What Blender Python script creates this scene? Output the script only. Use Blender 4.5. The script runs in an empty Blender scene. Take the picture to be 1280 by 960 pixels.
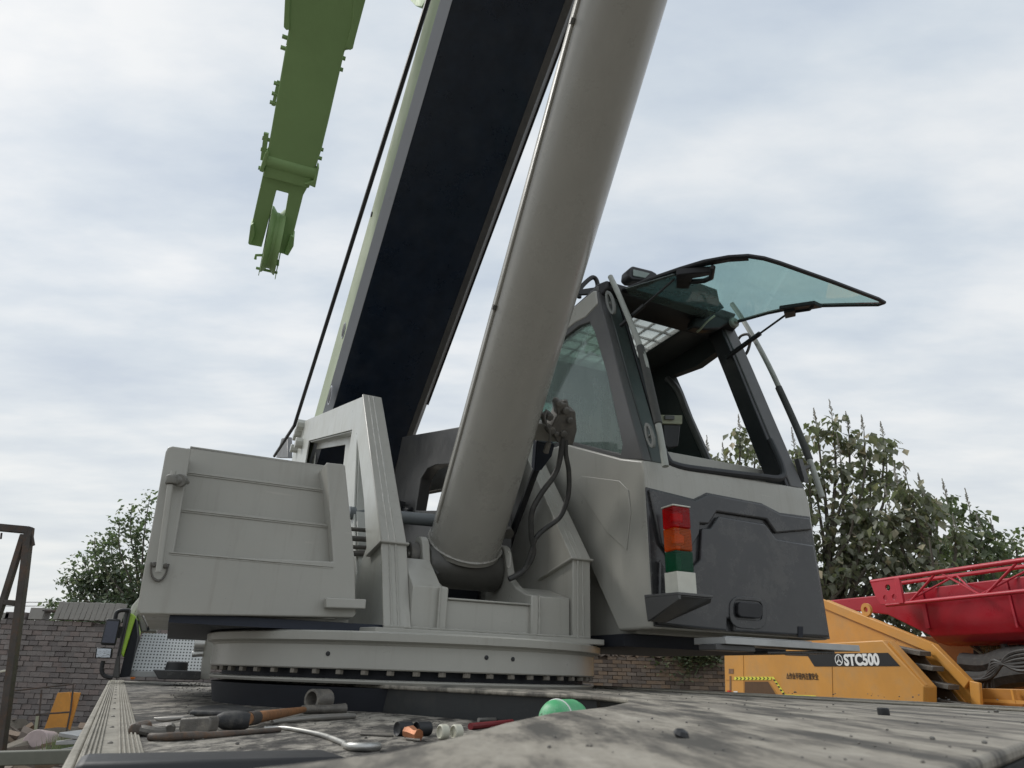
import bpy, bmesh, math, random
from mathutils import Vector as V, Matrix
from mathutils.geometry import tessellate_polygon
random.seed(7)
PI = math.pi
rad = math.radians
sc = bpy.context.scene
col = sc.collection
CZ = 1.6                      # eye height above the ground
GZ = -CZ                      # the ground, measured from the eye

# ------------------------------------------------------------------ camera frame
FPX = 853.0
_p, _r = rad(23.05), rad(1.8)
_fw = V((0, math.cos(_p), math.sin(_p))); _u0 = V((0, -math.sin(_p), math.cos(_p))); _r0 = V((1, 0, 0))
CR = _r0*math.cos(_r) + _u0*math.sin(_r); CU = _u0*math.cos(_r) - _r0*math.sin(_r); CF = _fw
def ray(x, y): return CR*((x-640)/FPX) + CU*((480-y)/FPX) + CF

# crane frame: f forward of the upper works, l sideways, z up (from the eye height)
_a = rad(24.5)
F = V((math.sin(_a), -math.cos(_a), 0)); L = V((math.cos(_a), math.sin(_a), 0)); Z = V((0, 0, 1))
C = V((-.47, 3.32, 0))
def S(f, l, z): return C + F*f + L*l + Z*z
def flz(P): q = P - C; return q.dot(F), q.dot(L), q.z
def onF(x, y, f): r = ray(x, y); return r*((C.dot(F)+f)/r.dot(F))
def onL(x, y, l): r = ray(x, y); return r*((C.dot(L)+l)/r.dot(L))
def onZ(x, y, z): r = ray(x, y); return r*(z/r.z)
def onY(x, y, d): r = ray(x, y); return r*(d/r.y)
def onP(x, y, P, n): r = ray(x, y); return r*(P.dot(n)/r.dot(n))

# ------------------------------------------------------------------ materials
def nodes(name):
    m = bpy.data.materials.new(name); m.use_nodes = True
    nt = m.node_tree; nt.nodes.clear()
    out = nt.nodes.new('ShaderNodeOutputMaterial')
    b = nt.nodes.new('ShaderNodeBsdfPrincipled')
    nt.links.new(b.outputs[0], out.inputs[0])
    return m, nt, b, out
def coord(nt, scale=1.0, aniso=None, kind='Object'):
    tc = nt.nodes.new('ShaderNodeTexCoord'); mp = nt.nodes.new('ShaderNodeMapping')
    nt.links.new(tc.outputs[kind], mp.inputs[0])
    mp.inputs['Scale'].default_value = aniso if aniso else (scale,)*3
    return mp.outputs[0]
def noise(nt, vec, scale, detail=4, rough=.6):
    n = nt.nodes.new('ShaderNodeTexNoise'); nt.links.new(vec, n.inputs['Vector'])
    n.inputs['Scale'].default_value = scale; n.inputs['Detail'].default_value = detail; n.inputs['Roughness'].default_value = rough
    return n.outputs[0]
def ramp(nt, fac, stops):
    r = nt.nodes.new('ShaderNodeValToRGB'); nt.links.new(fac, r.inputs[0])
    el = r.color_ramp.elements
    while len(el) < len(stops): el.new(.5)
    for e, (p, c) in zip(el, stops): e.position = p; e.color = (*c, 1) if len(c) == 3 else c
    return r.outputs[0]
def mix(nt, fac, a, b, mode='MIX'):
    m = nt.nodes.new('ShaderNodeMixRGB'); m.blend_type = mode
    for i, v in ((0, fac), (1, a), (2, b)):
        if hasattr(v, 'type') and hasattr(v, 'node'): nt.links.new(v, m.inputs[i])
        elif i == 0: m.inputs[0].default_value = v
        else: m.inputs[i].default_value = (*v, 1)
    return m.outputs[0]
def bump(nt, b, h, strength=.2, dist=.01):
    bp = nt.nodes.new('ShaderNodeBump'); nt.links.new(h, bp.inputs['Height'])
    bp.inputs['Strength'].default_value = strength; bp.inputs['Distance'].default_value = dist
    nt.links.new(bp.outputs[0], b.inputs['Normal'])
def paint(name, c, rough=.45, var=.12, dust=None, dustamt=.25, metal=0, bs=.08, sc_=1.0, coat=0, streak=False, grime=False):
    m, nt, b, o = nodes(name)
    v = coord(nt)
    vv = coord(nt, aniso=(6, 6, .8)) if streak else v
    n1 = noise(nt, vv, 1.7*sc_, 6, .65); n2 = noise(nt, v, 34*sc_, 5, .7); n3 = noise(nt, v, 4.2*sc_, 8, .75)
    lo = tuple(x*(1-var) for x in c); hi = tuple(min(1, x*(1+var)) for x in c)
    base = ramp(nt, n1, [(.3, lo), (.7, hi)])
    if dust:
        f = ramp(nt, n3, [(.48, (0, 0, 0)), (.75, (dustamt,)*3)])
        base = mix(nt, f, base, dust)
    # tiny specks of grime
    sp = ramp(nt, noise(nt, v, 110, 2, .5), [(.22, (.6,)*3), (.27, (1,)*3)])
    base = mix(nt, .5, base, sp, 'MULTIPLY')
    if grime:
        # runs of dirt, rubbed patches and small rust spots that belong to the paint
        g1 = noise(nt, coord(nt, aniso=(16, 16, 1.1)), 1.0, 7, .7)
        base = mix(nt, .30, base, ramp(nt, g1, [(.30, (.62, .58, .52)), (.46, (1,)*3)]), 'MULTIPLY')
        g2 = noise(nt, v, 13, 8, .78)
        base = mix(nt, ramp(nt, g2, [(.70, (0,)*3), (.75, (.45,)*3)]), base, (.10, .075, .055))
        g3 = noise(nt, coord(nt, aniso=(2.5, 2.5, 40)), 2.2, 3, .5)
        base = mix(nt, ramp(nt, g3, [(.70, (0,)*3), (.74, (.35,)*3)]), base, (.5, .48, .43))
    nt.links.new(base, b.inputs['Base Color'])
    rr = ramp(nt, n3, [(.3, (max(0, rough-.1),)*3), (.75, (min(1, rough+.18),)*3)])
    nt.links.new(rr, b.inputs['Roughness'])
    b.inputs['Metallic'].default_value = metal
    if coat: b.inputs['Coat Weight'].default_value = coat; b.inputs['Coat Roughness'].default_value = .12
    bump(nt, b, mix(nt, .35, n1, n2), bs, .012)
    return m
def flat(name, c, rough=.5, metal=0, emit=0):
    m, nt, b, o = nodes(name)
    n = noise(nt, coord(nt), 12, 4)
    nt.links.new(ramp(nt, n, [(.3, tuple(x*.88 for x in c)), (.7, tuple(min(1, x*1.1) for x in c))]), b.inputs['Base Color'])
    b.inputs['Roughness'].default_value = rough; b.inputs['Metallic'].default_value = metal
    bump(nt, b, noise(nt, coord(nt), 60, 3), .05, .005)
    return m
def glass(name, tint, keep=.75, dirt=.12, rough=.03):
    m, nt, b, o = nodes(name)
    nt.nodes.remove(b)
    tr = nt.nodes.new('ShaderNodeBsdfTransparent'); gl = nt.nodes.new('ShaderNodeBsdfGlossy'); df = nt.nodes.new('ShaderNodeBsdfDiffuse')
    tr.inputs[0].default_value = (*tint, 1); gl.inputs['Roughness'].default_value = rough
    gl.inputs[0].default_value = (.9, .95, .95, 1)
    df.inputs[0].default_value = (.42, .5, .47, 1)
    lw = nt.nodes.new('ShaderNodeLayerWeight'); lw.inputs[0].default_value = .5
    pw_ = nt.nodes.new('ShaderNodeMath'); pw_.operation = 'POWER'; nt.links.new(lw.outputs['Facing'], pw_.inputs[0]); pw_.inputs[1].default_value = 4.5
    fr = nt.nodes.new('ShaderNodeMath'); fr.operation = 'MULTIPLY_ADD'; nt.links.new(pw_.outputs[0], fr.inputs[0]); fr.inputs[1].default_value = .45; fr.inputs[2].default_value = .035
    m1 = nt.nodes.new('ShaderNodeMixShader'); m2 = nt.nodes.new('ShaderNodeMixShader')
    n = noise(nt, coord(nt, aniso=(1.5, 1.5, .6)), 3.5, 7, .7)
    f = ramp(nt, n, [(.3, (dirt*.75,)*3), (.75, (dirt*1.3,)*3)])
    nt.links.new(f, m1.inputs[0]); nt.links.new(tr.outputs[0], m1.inputs[1]); nt.links.new(df.outputs[0], m1.inputs[2])
    nt.links.new(fr.outputs[0], m2.inputs[0]); nt.links.new(m1.outputs[0], m2.inputs[1]); nt.links.new(gl.outputs[0], m2.inputs[2])
    nt.links.new(m2.outputs[0], o.inputs[0])
    return m

DUST = (.34, .32, .28)
M = {}
M['grey'] = paint('warm_grey_enamel', (.375, .370, .335), .33, .07, (.42, .40, .35), .25, bs=.07, grime=True)
M['grey_pale_lit'] = paint('pale_lit_grey_enamel', (.52, .53, .49), .34, .06, DUST, .12, grime=True)  # grey lightened to paint in daylight on the left side frame; also rope anchors
M['cyl'] = paint('taupe_enamel', (.32, .31, .28), .28, .05, DUST, .10, coat=.15, streak=True)
M['boom_dark'] = paint('navy_black_enamel', (.010, .018, .034), .30, .25, (.028, .036, .052), .6, streak=True)
M['boom_side'] = paint('pale_green_grey_enamel', (.36, .42, .29), .75, .10)
M['boom_chamfer'] = paint('cool_grey_enamel', (.36, .38, .42), .35, .06)
M['green'] = paint('leaf_green_enamel', (.27, .42, .18), .62, .08, (.2, .24, .14), .15)
M['lime'] = flat('lime_enamel', (.42, .68, .07), .35)
M['charcoal'] = paint('charcoal_plastic', (.045, .046, .049), .22, .2, (.17, .165, .155), .5, bs=.03, sc_=1.4)
M['charcoal_trim'] = paint('charcoal_trim', (.075, .075, .075), .42, .15, DUST, .15, bs=.05)
M['black'] = paint('black_rubber', (.014, .015, .018), .5, .2, (.06, .06, .055), .4)
M['footgrey'] = paint('greasy_dark_enamel', (.075, .073, .065), .4, .25, (.03, .028, .025), .6, sc_=2)
M['clampgrey'] = paint('scuffed_grey', (.20, .195, .175), .5, .2, (.08, .075, .07), .5, sc_=6)
M['tool'] = paint('handled_tool_steel', (.15, .14, .125), .45, .3, (.30, .27, .22), .8, metal=.35, sc_=11, bs=.35)
M['tool_rust'] = paint('rusty_tool_steel', (.12, .10, .085), .6, .35, (.26, .13, .06), .7, metal=.2, sc_=12, bs=.4)
M['mallet'] = paint('dusty_black_rubber', (.022, .023, .025), .6, .3, (.17, .16, .14), .55, sc_=9, bs=.3)
M['seed'] = paint('pale_seed_heads', (.30, .29, .25), .9, .2)
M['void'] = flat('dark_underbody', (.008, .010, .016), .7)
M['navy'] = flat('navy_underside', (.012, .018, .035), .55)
M['steel'] = paint('worn_steel', (.32, .31, .29), .42, .2, (.2, .15, .1), .4, metal=.7, sc_=3)
M['bright_steel'] = paint('bright_steel', (.5, .5, .48), .38, .12, (.3, .27, .22), .3, metal=.85, sc_=4)
M['dull_steel'] = paint('dull_grey_steel', (.13, .125, .115), .55, .3, (.26, .23, .19), .6, metal=.4, sc_=5)
M['rod'] = paint('grey_rail_paint', (.33, .35, .32), .5, .1, DUST, .3, sc_=4)
M['rod2'] = paint('grey_bracket_paint', (.17, .18, .17), .5, .15, DUST, .2, sc_=4)
M['sleeve'] = paint('dark_foam_sleeve', (.055, .058, .055), .75, .2, (.12, .12, .11), .5, sc_=5)
M['rubber_hose'] = paint('rubber_hose', (.035, .035, .034), .55, .2, (.14, .13, .11), .5, sc_=5)
M['bolt'] = paint('greasy_bolt_steel', (.23, .21, .18), .5, .25, (.1, .08, .06), .5, metal=.3, sc_=6)
M['alu'] = paint('ribbed_aluminium', (.42, .43, .43), .42, .12, DUST, .3, metal=.5, sc_=3)
M['brown'] = paint('primer_brown', (.22, .12, .06), .7, .25, (.1, .07, .05), .5, sc_=4)
M['strip'] = paint('dusty_pale_trim', (.30, .28, .235), .75, .25, (.12, .11, .09), .75, sc_=3, bs=.3)
M['orange'] = paint('orange_yellow_enamel', (.60, .285, .058), .40, .10, (.40, .27, .14), .45)
M['orange_dim'] = paint('ochre_enamel', (.42, .19, .035), .5, .12, (.3, .2, .1), .3)
M['red'] = paint('crimson_enamel', (.37, .010, .024), .33, .1, (.3, .06, .07), .15)
M['redtube'] = paint('red_tube_enamel', (.45, .018, .036), .38, .12, (.4, .1, .1), .15)
M['rust'] = paint('rusty_steel', (.065, .056, .050), .8, .35, (.20, .10, .05), .6, sc_=2, bs=.3)
M['board'] = paint('orange_board_paint', (.60, .27, .05), .7, .12, (.3, .2, .1), .45, sc_=2)
M['cream'] = flat('cream_plastic', (.58, .57, .47), .5)
M['copper'] = paint('copper_brown', (.42, .17, .08), .4, .25, (.1, .06, .04), .4, metal=.5, sc_=8)
M['wood'] = paint('worn_orange_wood', (.27, .12, .045), .65, .35, (.12, .09, .06), .8, sc_=10, bs=.3)
M['gwhite'] = paint('off_white_plastic', (.60, .60, .53), .5, .08, DUST, .3, sc_=3)
M['decal_black'] = flat('black_decal', (.012, .012, .013), .4)
M['decal_white'] = flat('white_decal', (.80, .80, .78), .5)
M['decal_yellow'] = flat('yellow_decal', (.75, .72, .08), .5)
M['redplastic'] = flat('red_reflector', (.6, .03, .02), .4)
M['blue'] = flat('pale_blue_plate', (.2, .24, .3), .5)
M['greenball'] = paint('chalky_green_plastic', (.10, .46, .20), .45, .25, (.5, .62, .52), .6, sc_=6)
M['winglass'] = glass('side_window_glass', (.50, .62, .57), dirt=.30)
M['openglass'] = glass('open_windscreen_glass', (.72, .85, .82), dirt=.10)
M['lampglass'] = glass('lamp_lens_glass', (.8, .85, .85), dirt=.5)
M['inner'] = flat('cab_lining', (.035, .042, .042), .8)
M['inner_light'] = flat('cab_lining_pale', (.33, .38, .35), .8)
M['mirror'] = flat('mirror_glass', (.35, .38, .42), .05, .9)
M['darkmirror'] = flat('dark_mirror_glass', (.055, .06, .08), .1, .6)
M['olive'] = flat('olive_label', (.30, .31, .22), .6)
def lens(name, c):
    m, nt, b, o = nodes(name)
    b.inputs['Base Color'].default_value = (*[x*.75 for x in c], 1); b.inputs['Roughness'].default_value = .16; b.inputs['Coat Weight'].default_value = .5
    tr = nt.nodes.new('ShaderNodeBsdfTransparent'); tr.inputs[0].default_value = (*[min(1, x*1.5+.01) for x in c], 1)
    w = nt.nodes.new('ShaderNodeTexWave'); nt.links.new(coord(nt), w.inputs['Vector']); w.inputs['Scale'].default_value = 55; w.bands_direction = 'Z'
    bump(nt, b, w.outputs['Fac'], .3, .004)
    ms = nt.nodes.new('ShaderNodeMixShader'); nt.links.new(ramp(nt, w.outputs['Fac'], [(.2, (.22,)*3), (.7, (.45,)*3)]), ms.inputs[0])
    nt.links.new(tr.outputs[0], ms.inputs[1]); nt.links.new(b.outputs[0], ms.inputs[2]); nt.links.new(ms.outputs[0], o.inputs[0])
    return m
M['lens_red'] = lens('red_lens', (.62, .012, .015)); M['lens_amber'] = lens('amber_lens', (.72, .17, .015)); M['lens_green'] = lens('green_lens', (.008, .17, .085))
def mk_leaf(name, c):
    m, nt, b, o = nodes(name)
    at = nt.nodes.new('ShaderNodeAttribute'); at.attribute_name = 'tone'
    nt.links.new(ramp(nt, at.outputs['Fac'], [(0, tuple(x*.45 for x in c)), (.6, c), (1, (c[0]*2.4, c[1]*1.9, c[2]*1.7))]), b.inputs['Base Color'])
    b.inputs['Roughness'].default_value = .55
    tl = nt.nodes.new('ShaderNodeBsdfTranslucent'); tl.inputs[0].default_value = (c[0]*1.6, c[1]*1.9, c[2], 1)
    ms = nt.nodes.new('ShaderNodeMixShader'); ms.inputs[0].default_value = .25
    nt.links.new(b.outputs[0], ms.inputs[1]); nt.links.new(tl.outputs[0], ms.inputs[2]); nt.links.new(ms.outputs[0], o.inputs[0])
    return m
M['leaf'] = mk_leaf('broad_leaf', (.19, .20, .15)); M['leaf2'] = mk_leaf('small_leaf', (.15, .185, .135)); M['leaf3'] = mk_leaf('dusty_green_leaf', (.14, .17, .105))
M['bark'] = paint('grey_bark', (.12, .105, .085), .9, .3, (.05, .045, .04), .6, sc_=3, bs=.5)

def mk_brick(name, dark, lite, warm):
    m, nt, b, o = nodes(name)
    at = nt.nodes.new('ShaderNodeAttribute'); at.attribute_name = 'tone'
    v = coord(nt)
    base = ramp(nt, at.outputs['Fac'], [(0, dark), (.45, lite), (.8, warm), (1, tuple(x*1.18 for x in lite))])
    base = mix(nt, .6, base, ramp(nt, noise(nt, v, 3, 6, .7), [(.25, (.5,)*3), (.7, (1,)*3)]), 'MULTIPLY')
    nt.links.new(base, b.inputs['Base Color']); b.inputs['Roughness'].default_value = .92
    bump(nt, b, noise(nt, v, 25, 5, .7), .5, .02)
    return m
M['brick'] = mk_brick('grey_red_brick', (.17, .15, .145), (.235, .215, .205), (.245, .20, .185))
M['brick2'] = mk_brick('brown_brick', (.11, .085, .07), (.20, .17, .145), (.24, .17, .115))
M['concrete'] = paint('dusty_concrete', (.30, .29, .27), .9, .15, (.2, .19, .17), .6, bs=.4)
def mk_ground():
    m, nt, b, o = nodes('yard_earth')
    v = coord(nt); n = noise(nt, v, .7, 8, .7); n2 = noise(nt, v, 9, 6, .7)
    c = mix(nt, n2, ramp(nt, n, [(.3, (.10, .085, .065)), (.7, (.22, .2, .17))]), (.16, .14, .11))
    nt.links.new(c, b.inputs['Base Color']); b.inputs['Roughness'].default_value = .95
    bump(nt, b, n2, .6, .05); return m
M['ground'] = mk_ground()
def mk_deck(name, ribs):
    # dusty steel: black patches under pale caked dust, dragged along the truck
    m, nt, b, o = nodes(name)
    tc = nt.nodes.new('ShaderNodeTexCoord'); mp = nt.nodes.new('ShaderNodeMapping'); nt.links.new(tc.outputs['Object'], mp.inputs[0])
    mp.inputs['Rotation'].default_value = (0, 0, rad(-24.5) if ribs else rad(20)); mp.inputs['Scale'].default_value = (2.2, .8, 1) if ribs else (2.2, .45, 1)
    v = mp.outputs[0]; vo = coord(nt)
    n1 = noise(nt, v, 6.5, 10, .78 if ribs else .66); n2 = noise(nt, vo, 38, 6, .75); n3 = noise(nt, vo, 140, 3, .6); n0 = noise(nt, v, 3.2, 12, .74)
    if ribs:
        base = ramp(nt, n1, [(.40, (.022, .020, .018)), (.47, (.085, .078, .068)), (.53, (.27, .25, .215)), (.62, (.43, .40, .345))])
    else:
        base = ramp(nt, n1, [(.40, (.075, .07, .06)), (.47, (.17, .155, .13)), (.52, (.29, .265, .22)), (.66, (.40, .37, .315))])
        base = mix(nt, ramp(nt, n0, [(.48, (0,)*3), (.60, (.6,)*3)]), base, (.135, .122, .104))
    base = mix(nt, .75 if ribs else .35, base, ramp(nt, n2, [(.3, (.5,)*3), (.62, (1,)*3)]), 'MULTIPLY')
    base = mix(nt, .5, base, ramp(nt, n3, [(.28, (.3,)*3), (.42, (1,)*3)]), 'MULTIPLY')
    nt.links.new(base, b.inputs['Base Color']); b.inputs['Roughness'].default_value = .8
    h = mix(nt, .5, n1, n2)
    if ribs:
        w = nt.nodes.new('ShaderNodeTexWave'); mp2 = nt.nodes.new('ShaderNodeMapping'); nt.links.new(tc.outputs['Object'], mp2.inputs[0])
        mp2.inputs['Rotation'].default_value = (0, 0, rad(10)); w.bands_direction = 'Y'
        nt.links.new(mp2.outputs[0], w.inputs['Vector']); w.inputs['Scale'].default_value = 14; w.inputs['Distortion'].default_value = 1.5
        h = mix(nt, .35, h, w.outputs['Fac'])
        base2 = mix(nt, .4, base, ramp(nt, w.outputs['Fac'], [(.15, (.45,)*3), (.5, (1,)*3)]), 'MULTIPLY')
        nt.links.new(base2, b.inputs['Base Color'])
    bump(nt, b, h, .55 if ribs else .25, .006 if ribs else .003); return m
M['deck'] = mk_deck('dusty_ribbed_deck', True); M['deck2'] = mk_deck('dusty_deck_plate', False)
def mk_perf():
    m, nt, b, o = nodes('perforated_sheet')
    tc = nt.nodes.new('ShaderNodeTexCoord'); mp = nt.nodes.new('ShaderNodeMapping'); nt.links.new(tc.outputs['Object'], mp.inputs[0])
    mp.inputs['Rotation'].default_value = (0, 0, -_a)
    sp = nt.nodes.new('ShaderNodeSeparateXYZ'); nt.links.new(mp.outputs[0], sp.inputs[0])
    def cell(s, k):
        a = nt.nodes.new('ShaderNodeMath'); a.operation = 'MULTIPLY'; nt.links.new(s, a.inputs[0]); a.inputs[1].default_value = k
        f = nt.nodes.new('ShaderNodeMath'); f.operation = 'FRACT'; nt.links.new(a.outputs[0], f.inputs[0])
        g = nt.nodes.new('ShaderNodeMath'); g.operation = 'SUBTRACT'; nt.links.new(f.outputs[0], g.inputs[0]); g.inputs[1].default_value = .5
        p = nt.nodes.new('ShaderNodeMath'); p.operation = 'POWER'; q = nt.nodes.new('ShaderNodeMath'); q.operation = 'ABSOLUTE'
        nt.links.new(g.outputs[0], q.inputs[0]); nt.links.new(q.outputs[0], p.inputs[0]); p.inputs[1].default_value = 2
        return p.outputs[0]
    s = nt.nodes.new('ShaderNodeMath'); s.operation = 'ADD'
    nt.links.new(cell(sp.outputs[0], 48), s.inputs[0]); nt.links.new(cell(sp.outputs[2], 48), s.inputs[1])
    nt.links.new(ramp(nt, s.outputs[0], [(.05, (.01,)*3), (.075, (.42, .44, .44))]), b.inputs['Base Color'])
    b.inputs['Metallic'].default_value = .3; b.inputs['Roughness'].default_value = .45
    return m
M['perf'] = mk_perf()
def mk_hatch():
    m, nt, b, o = nodes('frosted_hatch')
    b.inputs['Base Color'].default_value = (.8, .8, .76, 1); b.inputs['Roughness'].default_value = .5
    tl = nt.nodes.new('ShaderNodeBsdfTranslucent'); tl.inputs[0].default_value = (.95, .95, .9, 1)
    tp = nt.nodes.new('ShaderNodeBsdfTransparent'); tp.inputs[0].default_value = (.85, .87, .84, 1)
    ms = nt.nodes.new('ShaderNodeMixShader'); m2 = nt.nodes.new('ShaderNodeMixShader')
    nt.links.new(ramp(nt, noise(nt, coord(nt), 4, 5), [(.3, (.6,)*3), (.7, (.85,)*3)]), ms.inputs[0])
    nt.links.new(tl.outputs[0], ms.inputs[1]); nt.links.new(tp.outputs[0], ms.inputs[2]); m2.inputs[0].default_value = .12
    nt.links.new(ms.outputs[0], m2.inputs[1]); nt.links.new(b.outputs[0], m2.inputs[2]); nt.links.new(m2.outputs[0], o.inputs[0])
    return m
M['hatch'] = mk_hatch()

# ------------------------------------------------------------------ mesh builder
def spline(pts, n=6):
    pts = [V(p) for p in pts]; out = []
    for i in range(len(pts)-1):
        p0 = pts[max(i-1, 0)]; p1 = pts[i]; p2 = pts[i+1]; p3 = pts[min(i+2, len(pts)-1)]
        for k in range(n):
            t = k/n
            out.append(.5*((2*p1)+(p2-p0)*t+(2*p0-5*p1+4*p2-p3)*t*t+(3*p1-p0-3*p2+p3)*t**3))
    return out + [pts[-1]]
class MB:
    def __init__(s): s.v = []; s.f = []; s.t = []; s.tone = 0.5
    def face(s, idx): s.f.append(idx); s.t.append(s.tone)
    def prism(s, pts, vec):
        n = len(pts); o = len(s.v); vec = V(vec)
        s.v += [V(p) for p in pts] + [V(p)+vec for p in pts]
        s.face(list(range(o, o+n))); s.face(list(range(o+2*n-1, o+n-1, -1)))
        for i in range(n): j = (i+1) % n; s.face([o+i, o+j, o+n+j, o+n+i])
        return s
    def holed(s, outer, holes, vec):
        loops = [[V(p) for p in outer]] + [[V(p) for p in h] for h in holes]; vec = V(vec)
        flatv = [p for lp in loops for p in lp]; n = len(flatv); o = len(s.v)
        s.v += flatv + [p+vec for p in flatv]
        for t in tessellate_polygon(loops):
            s.face([o+i for i in t]); s.face([o+n+i for i in reversed(t)])
        k = 0
        for lp in loops:
            m = len(lp)
            for i in range(m): j = (i+1) % m; s.face([o+k+i, o+k+j, o+n+k+j, o+n+k+i])
            k += m
        return s
    def obox(s, c, ax, ay, az):
        c, ax, ay, az = V(c), V(ax), V(ay), V(az)
        return s.prism([c-ax-ay-az, c+ax-ay-az, c+ax+ay-az, c-ax+ay-az], 2*az)
    def box(s, f0, f1, l0, l1, z0, z1):
        return s.prism([S(f0, l0, z0), S(f1, l0, z0), S(f1, l1, z0), S(f0, l1, z0)], Z*(z1-z0))
    def prof(s, fz, l0, l1):
        return s.prism([S(f, l0, z) for f, z in fz], L*(l1-l0))
    def tube(s, path, r, seg=10, cap=True):
        path = [V(p) for p in path]; n = len(path); rs = r if isinstance(r, (list, tuple)) else [r]*n
        o = len(s.v); up = None
        for i, p in enumerate(path):
            d = (path[min(i+1, n-1)]-path[max(i-1, 0)]).normalized()
            if up is None: up = d.orthogonal().normalized()
            else:
                up = up - d*up.dot(d)
                up = up.normalized() if up.length > 1e-6 else d.orthogonal().normalized()
            sd = d.cross(up)
            for k in range(seg): a = 2*PI*k/seg; s.v.append(p+(up*math.cos(a)+sd*math.sin(a))*rs[i])
        for i in range(n-1):
            for k in range(seg): kk = (k+1) % seg; s.face([o+i*seg+k, o+i*seg+kk, o+(i+1)*seg+kk, o+(i+1)*seg+k])
        if cap: s.face([o+k for k in range(seg)][::-1]); s.face([o+(n-1)*seg+k for k in range(seg)])
        return s
    def lathe(s, c, axis, prof, seg=64):
        # prof: (radius, height along the axis)
        c, ax = V(c), V(axis).normalized(); up = ax.orthogonal().normalized(); sd = ax.cross(up); o = len(s.v); n = len(prof)
        for r, h in prof:
            for k in range(seg): a = 2*PI*k/seg; s.v.append(c+ax*h+(up*math.cos(a)+sd*math.sin(a))*max(r, 1e-4))
        for i in range(n-1):
            for k in range(seg): kk = (k+1) % seg; s.face([o+i*seg+k, o+i*seg+kk, o+(i+1)*seg+kk, o+(i+1)*seg+k])
        s.face([o+k for k in range(seg)][::-1]); s.face([o+(n-1)*seg+k for k in range(seg)])
        return s
    def weld(s, path, r=.005, seg=6):
        path = [V(p) for p in path]; out = []; rs = []
        for a, b in zip(path, path[1:]):
            k = max(3, int((b-a).length/.012))
            for i in range(k): out.append(a.lerp(b, i/k)); rs.append(r*random.uniform(.65, 1.3))
        out.append(path[-1]); rs.append(r); return s.tube(out, rs, seg)
    def build(s, name, mat, parent=None, bevel=0, smooth=True, label=None, seg=2, angle=35):
        root = parent
        off = V((0, 0, 0))
        while root is not None: off += root.location; root = root.parent
        me = bpy.data.meshes.new(name)
        w = [p + Z*CZ for p in s.v]
        if parent is None:
            lo = V((min(p.x for p in w)+max(p.x for p in w), min(p.y for p in w)+max(p.y for p in w), 0))/2
            lo.z = min(p.z for p in w); base = lo
        else: base = off
        me.from_pydata([tuple(p-base) for p in w], [], s.f); me.update()
        if any(t != .5 for t in s.t):
            at = me.attributes.new('tone', 'FLOAT', 'FACE')
            at.data.foreach_set('value', s.t)
        if len(s.f) < 60000:
            bm = bmesh.new(); bm.from_mesh(me)
            if len(s.f) < 4000: bmesh.ops.recalc_face_normals(bm, faces=bm.faces)
            bm.to_mesh(me); bm.free()
        o = bpy.data.objects.new(name, me); col.objects.link(o)
        if parent is None: o.location = base
        else: o.parent = parent
        if mat is not None: me.materials.append(mat)
        if smooth:
            me.polygons.foreach_set('use_smooth', [True]*len(me.polygons))
            me.set_sharp_from_angle(angle=rad(angle))
        if bevel:
            b = o.modifiers.new('bevel', 'BEVEL'); b.width = bevel; b.segments = seg; b.limit_method = 'ANGLE'; b.angle_limit = rad(32); b.harden_normals = False
        if label: o['label'] = label
        return o
def build_split(s, name, mat, parent, **kw):
    par = list(range(len(s.v)))
    def fd(a):
        while par[a] != a: par[a] = par[par[a]]; a = par[a]
        return a
    for f in s.f:
        r = fd(f[0])
        for i in f[1:]: par[fd(i)] = r
    comp = {}
    for f in s.f: comp.setdefault(fd(f[0]), []).append(f)
    out = []
    for fs in comp.values():
        m = MB(); mp = {}
        for f in fs:
            g = []
            for i in f:
                if i not in mp: mp[i] = len(m.v); m.v.append(s.v[i])
                g.append(mp[i])
            m.face(g)
        out.append(m.build(name, mat, parent, **kw))
    return out
def tag(o, label, cat, group=None, kind=None):
    if label: o['label'] = label
    if cat: o['category'] = cat
    if group: o['group'] = group
    if kind: o['kind'] = kind
    return o
def empty(name, P, label, cat, group=None):
    o = bpy.data.objects.new(name, None); col.objects.link(o); o.location = V(P)+Z*CZ; o.empty_display_size = .2
    return tag(o, label, cat, group)
def text(s, P, ax, up, size, mat, name, parent, depth=.002, bold=0, squeeze=1.0):
    # P: lower left corner, ax: reading direction, up: upward
    cu = bpy.data.curves.new(name, 'FONT'); cu.body = s; cu.size = size; cu.extrude = depth; cu.offset = bold; cu.resolution_u = 4
    tmp = bpy.data.objects.new(name+'_tmp', cu); col.objects.link(tmp)
    bpy.context.view_layer.update()
    me = bpy.data.meshes.new_from_object(tmp.evaluated_get(bpy.context.evaluated_depsgraph_get()))
    bpy.data.objects.remove(tmp)
    ax, up = V(ax).normalized(), V(up).normalized(); n = ax.cross(up)
    mt = Matrix(((ax.x*squeeze, up.x, n.x, 0), (ax.y*squeeze, up.y, n.y, 0), (ax.z*squeeze, up.z, n.z, 0), (0, 0, 0, 1)))
    off = V((0, 0, 0)); r = parent
    while r is not None: off += r.location; r = r.parent
    mt.translation = V(P)+Z*CZ-off
    me.transform(mt); me.materials.clear(); me.materials.append(mat)
    o = bpy.data.objects.new(name, me); col.objects.link(o); o.parent = parent
    return o

# ================================================================== THE GREY CRANE
root = empty('truck_crane', C-Z*CZ, 'big grey truck crane with raised dark boom, lift cylinder, cab and dusty deck', 'crane')

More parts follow.
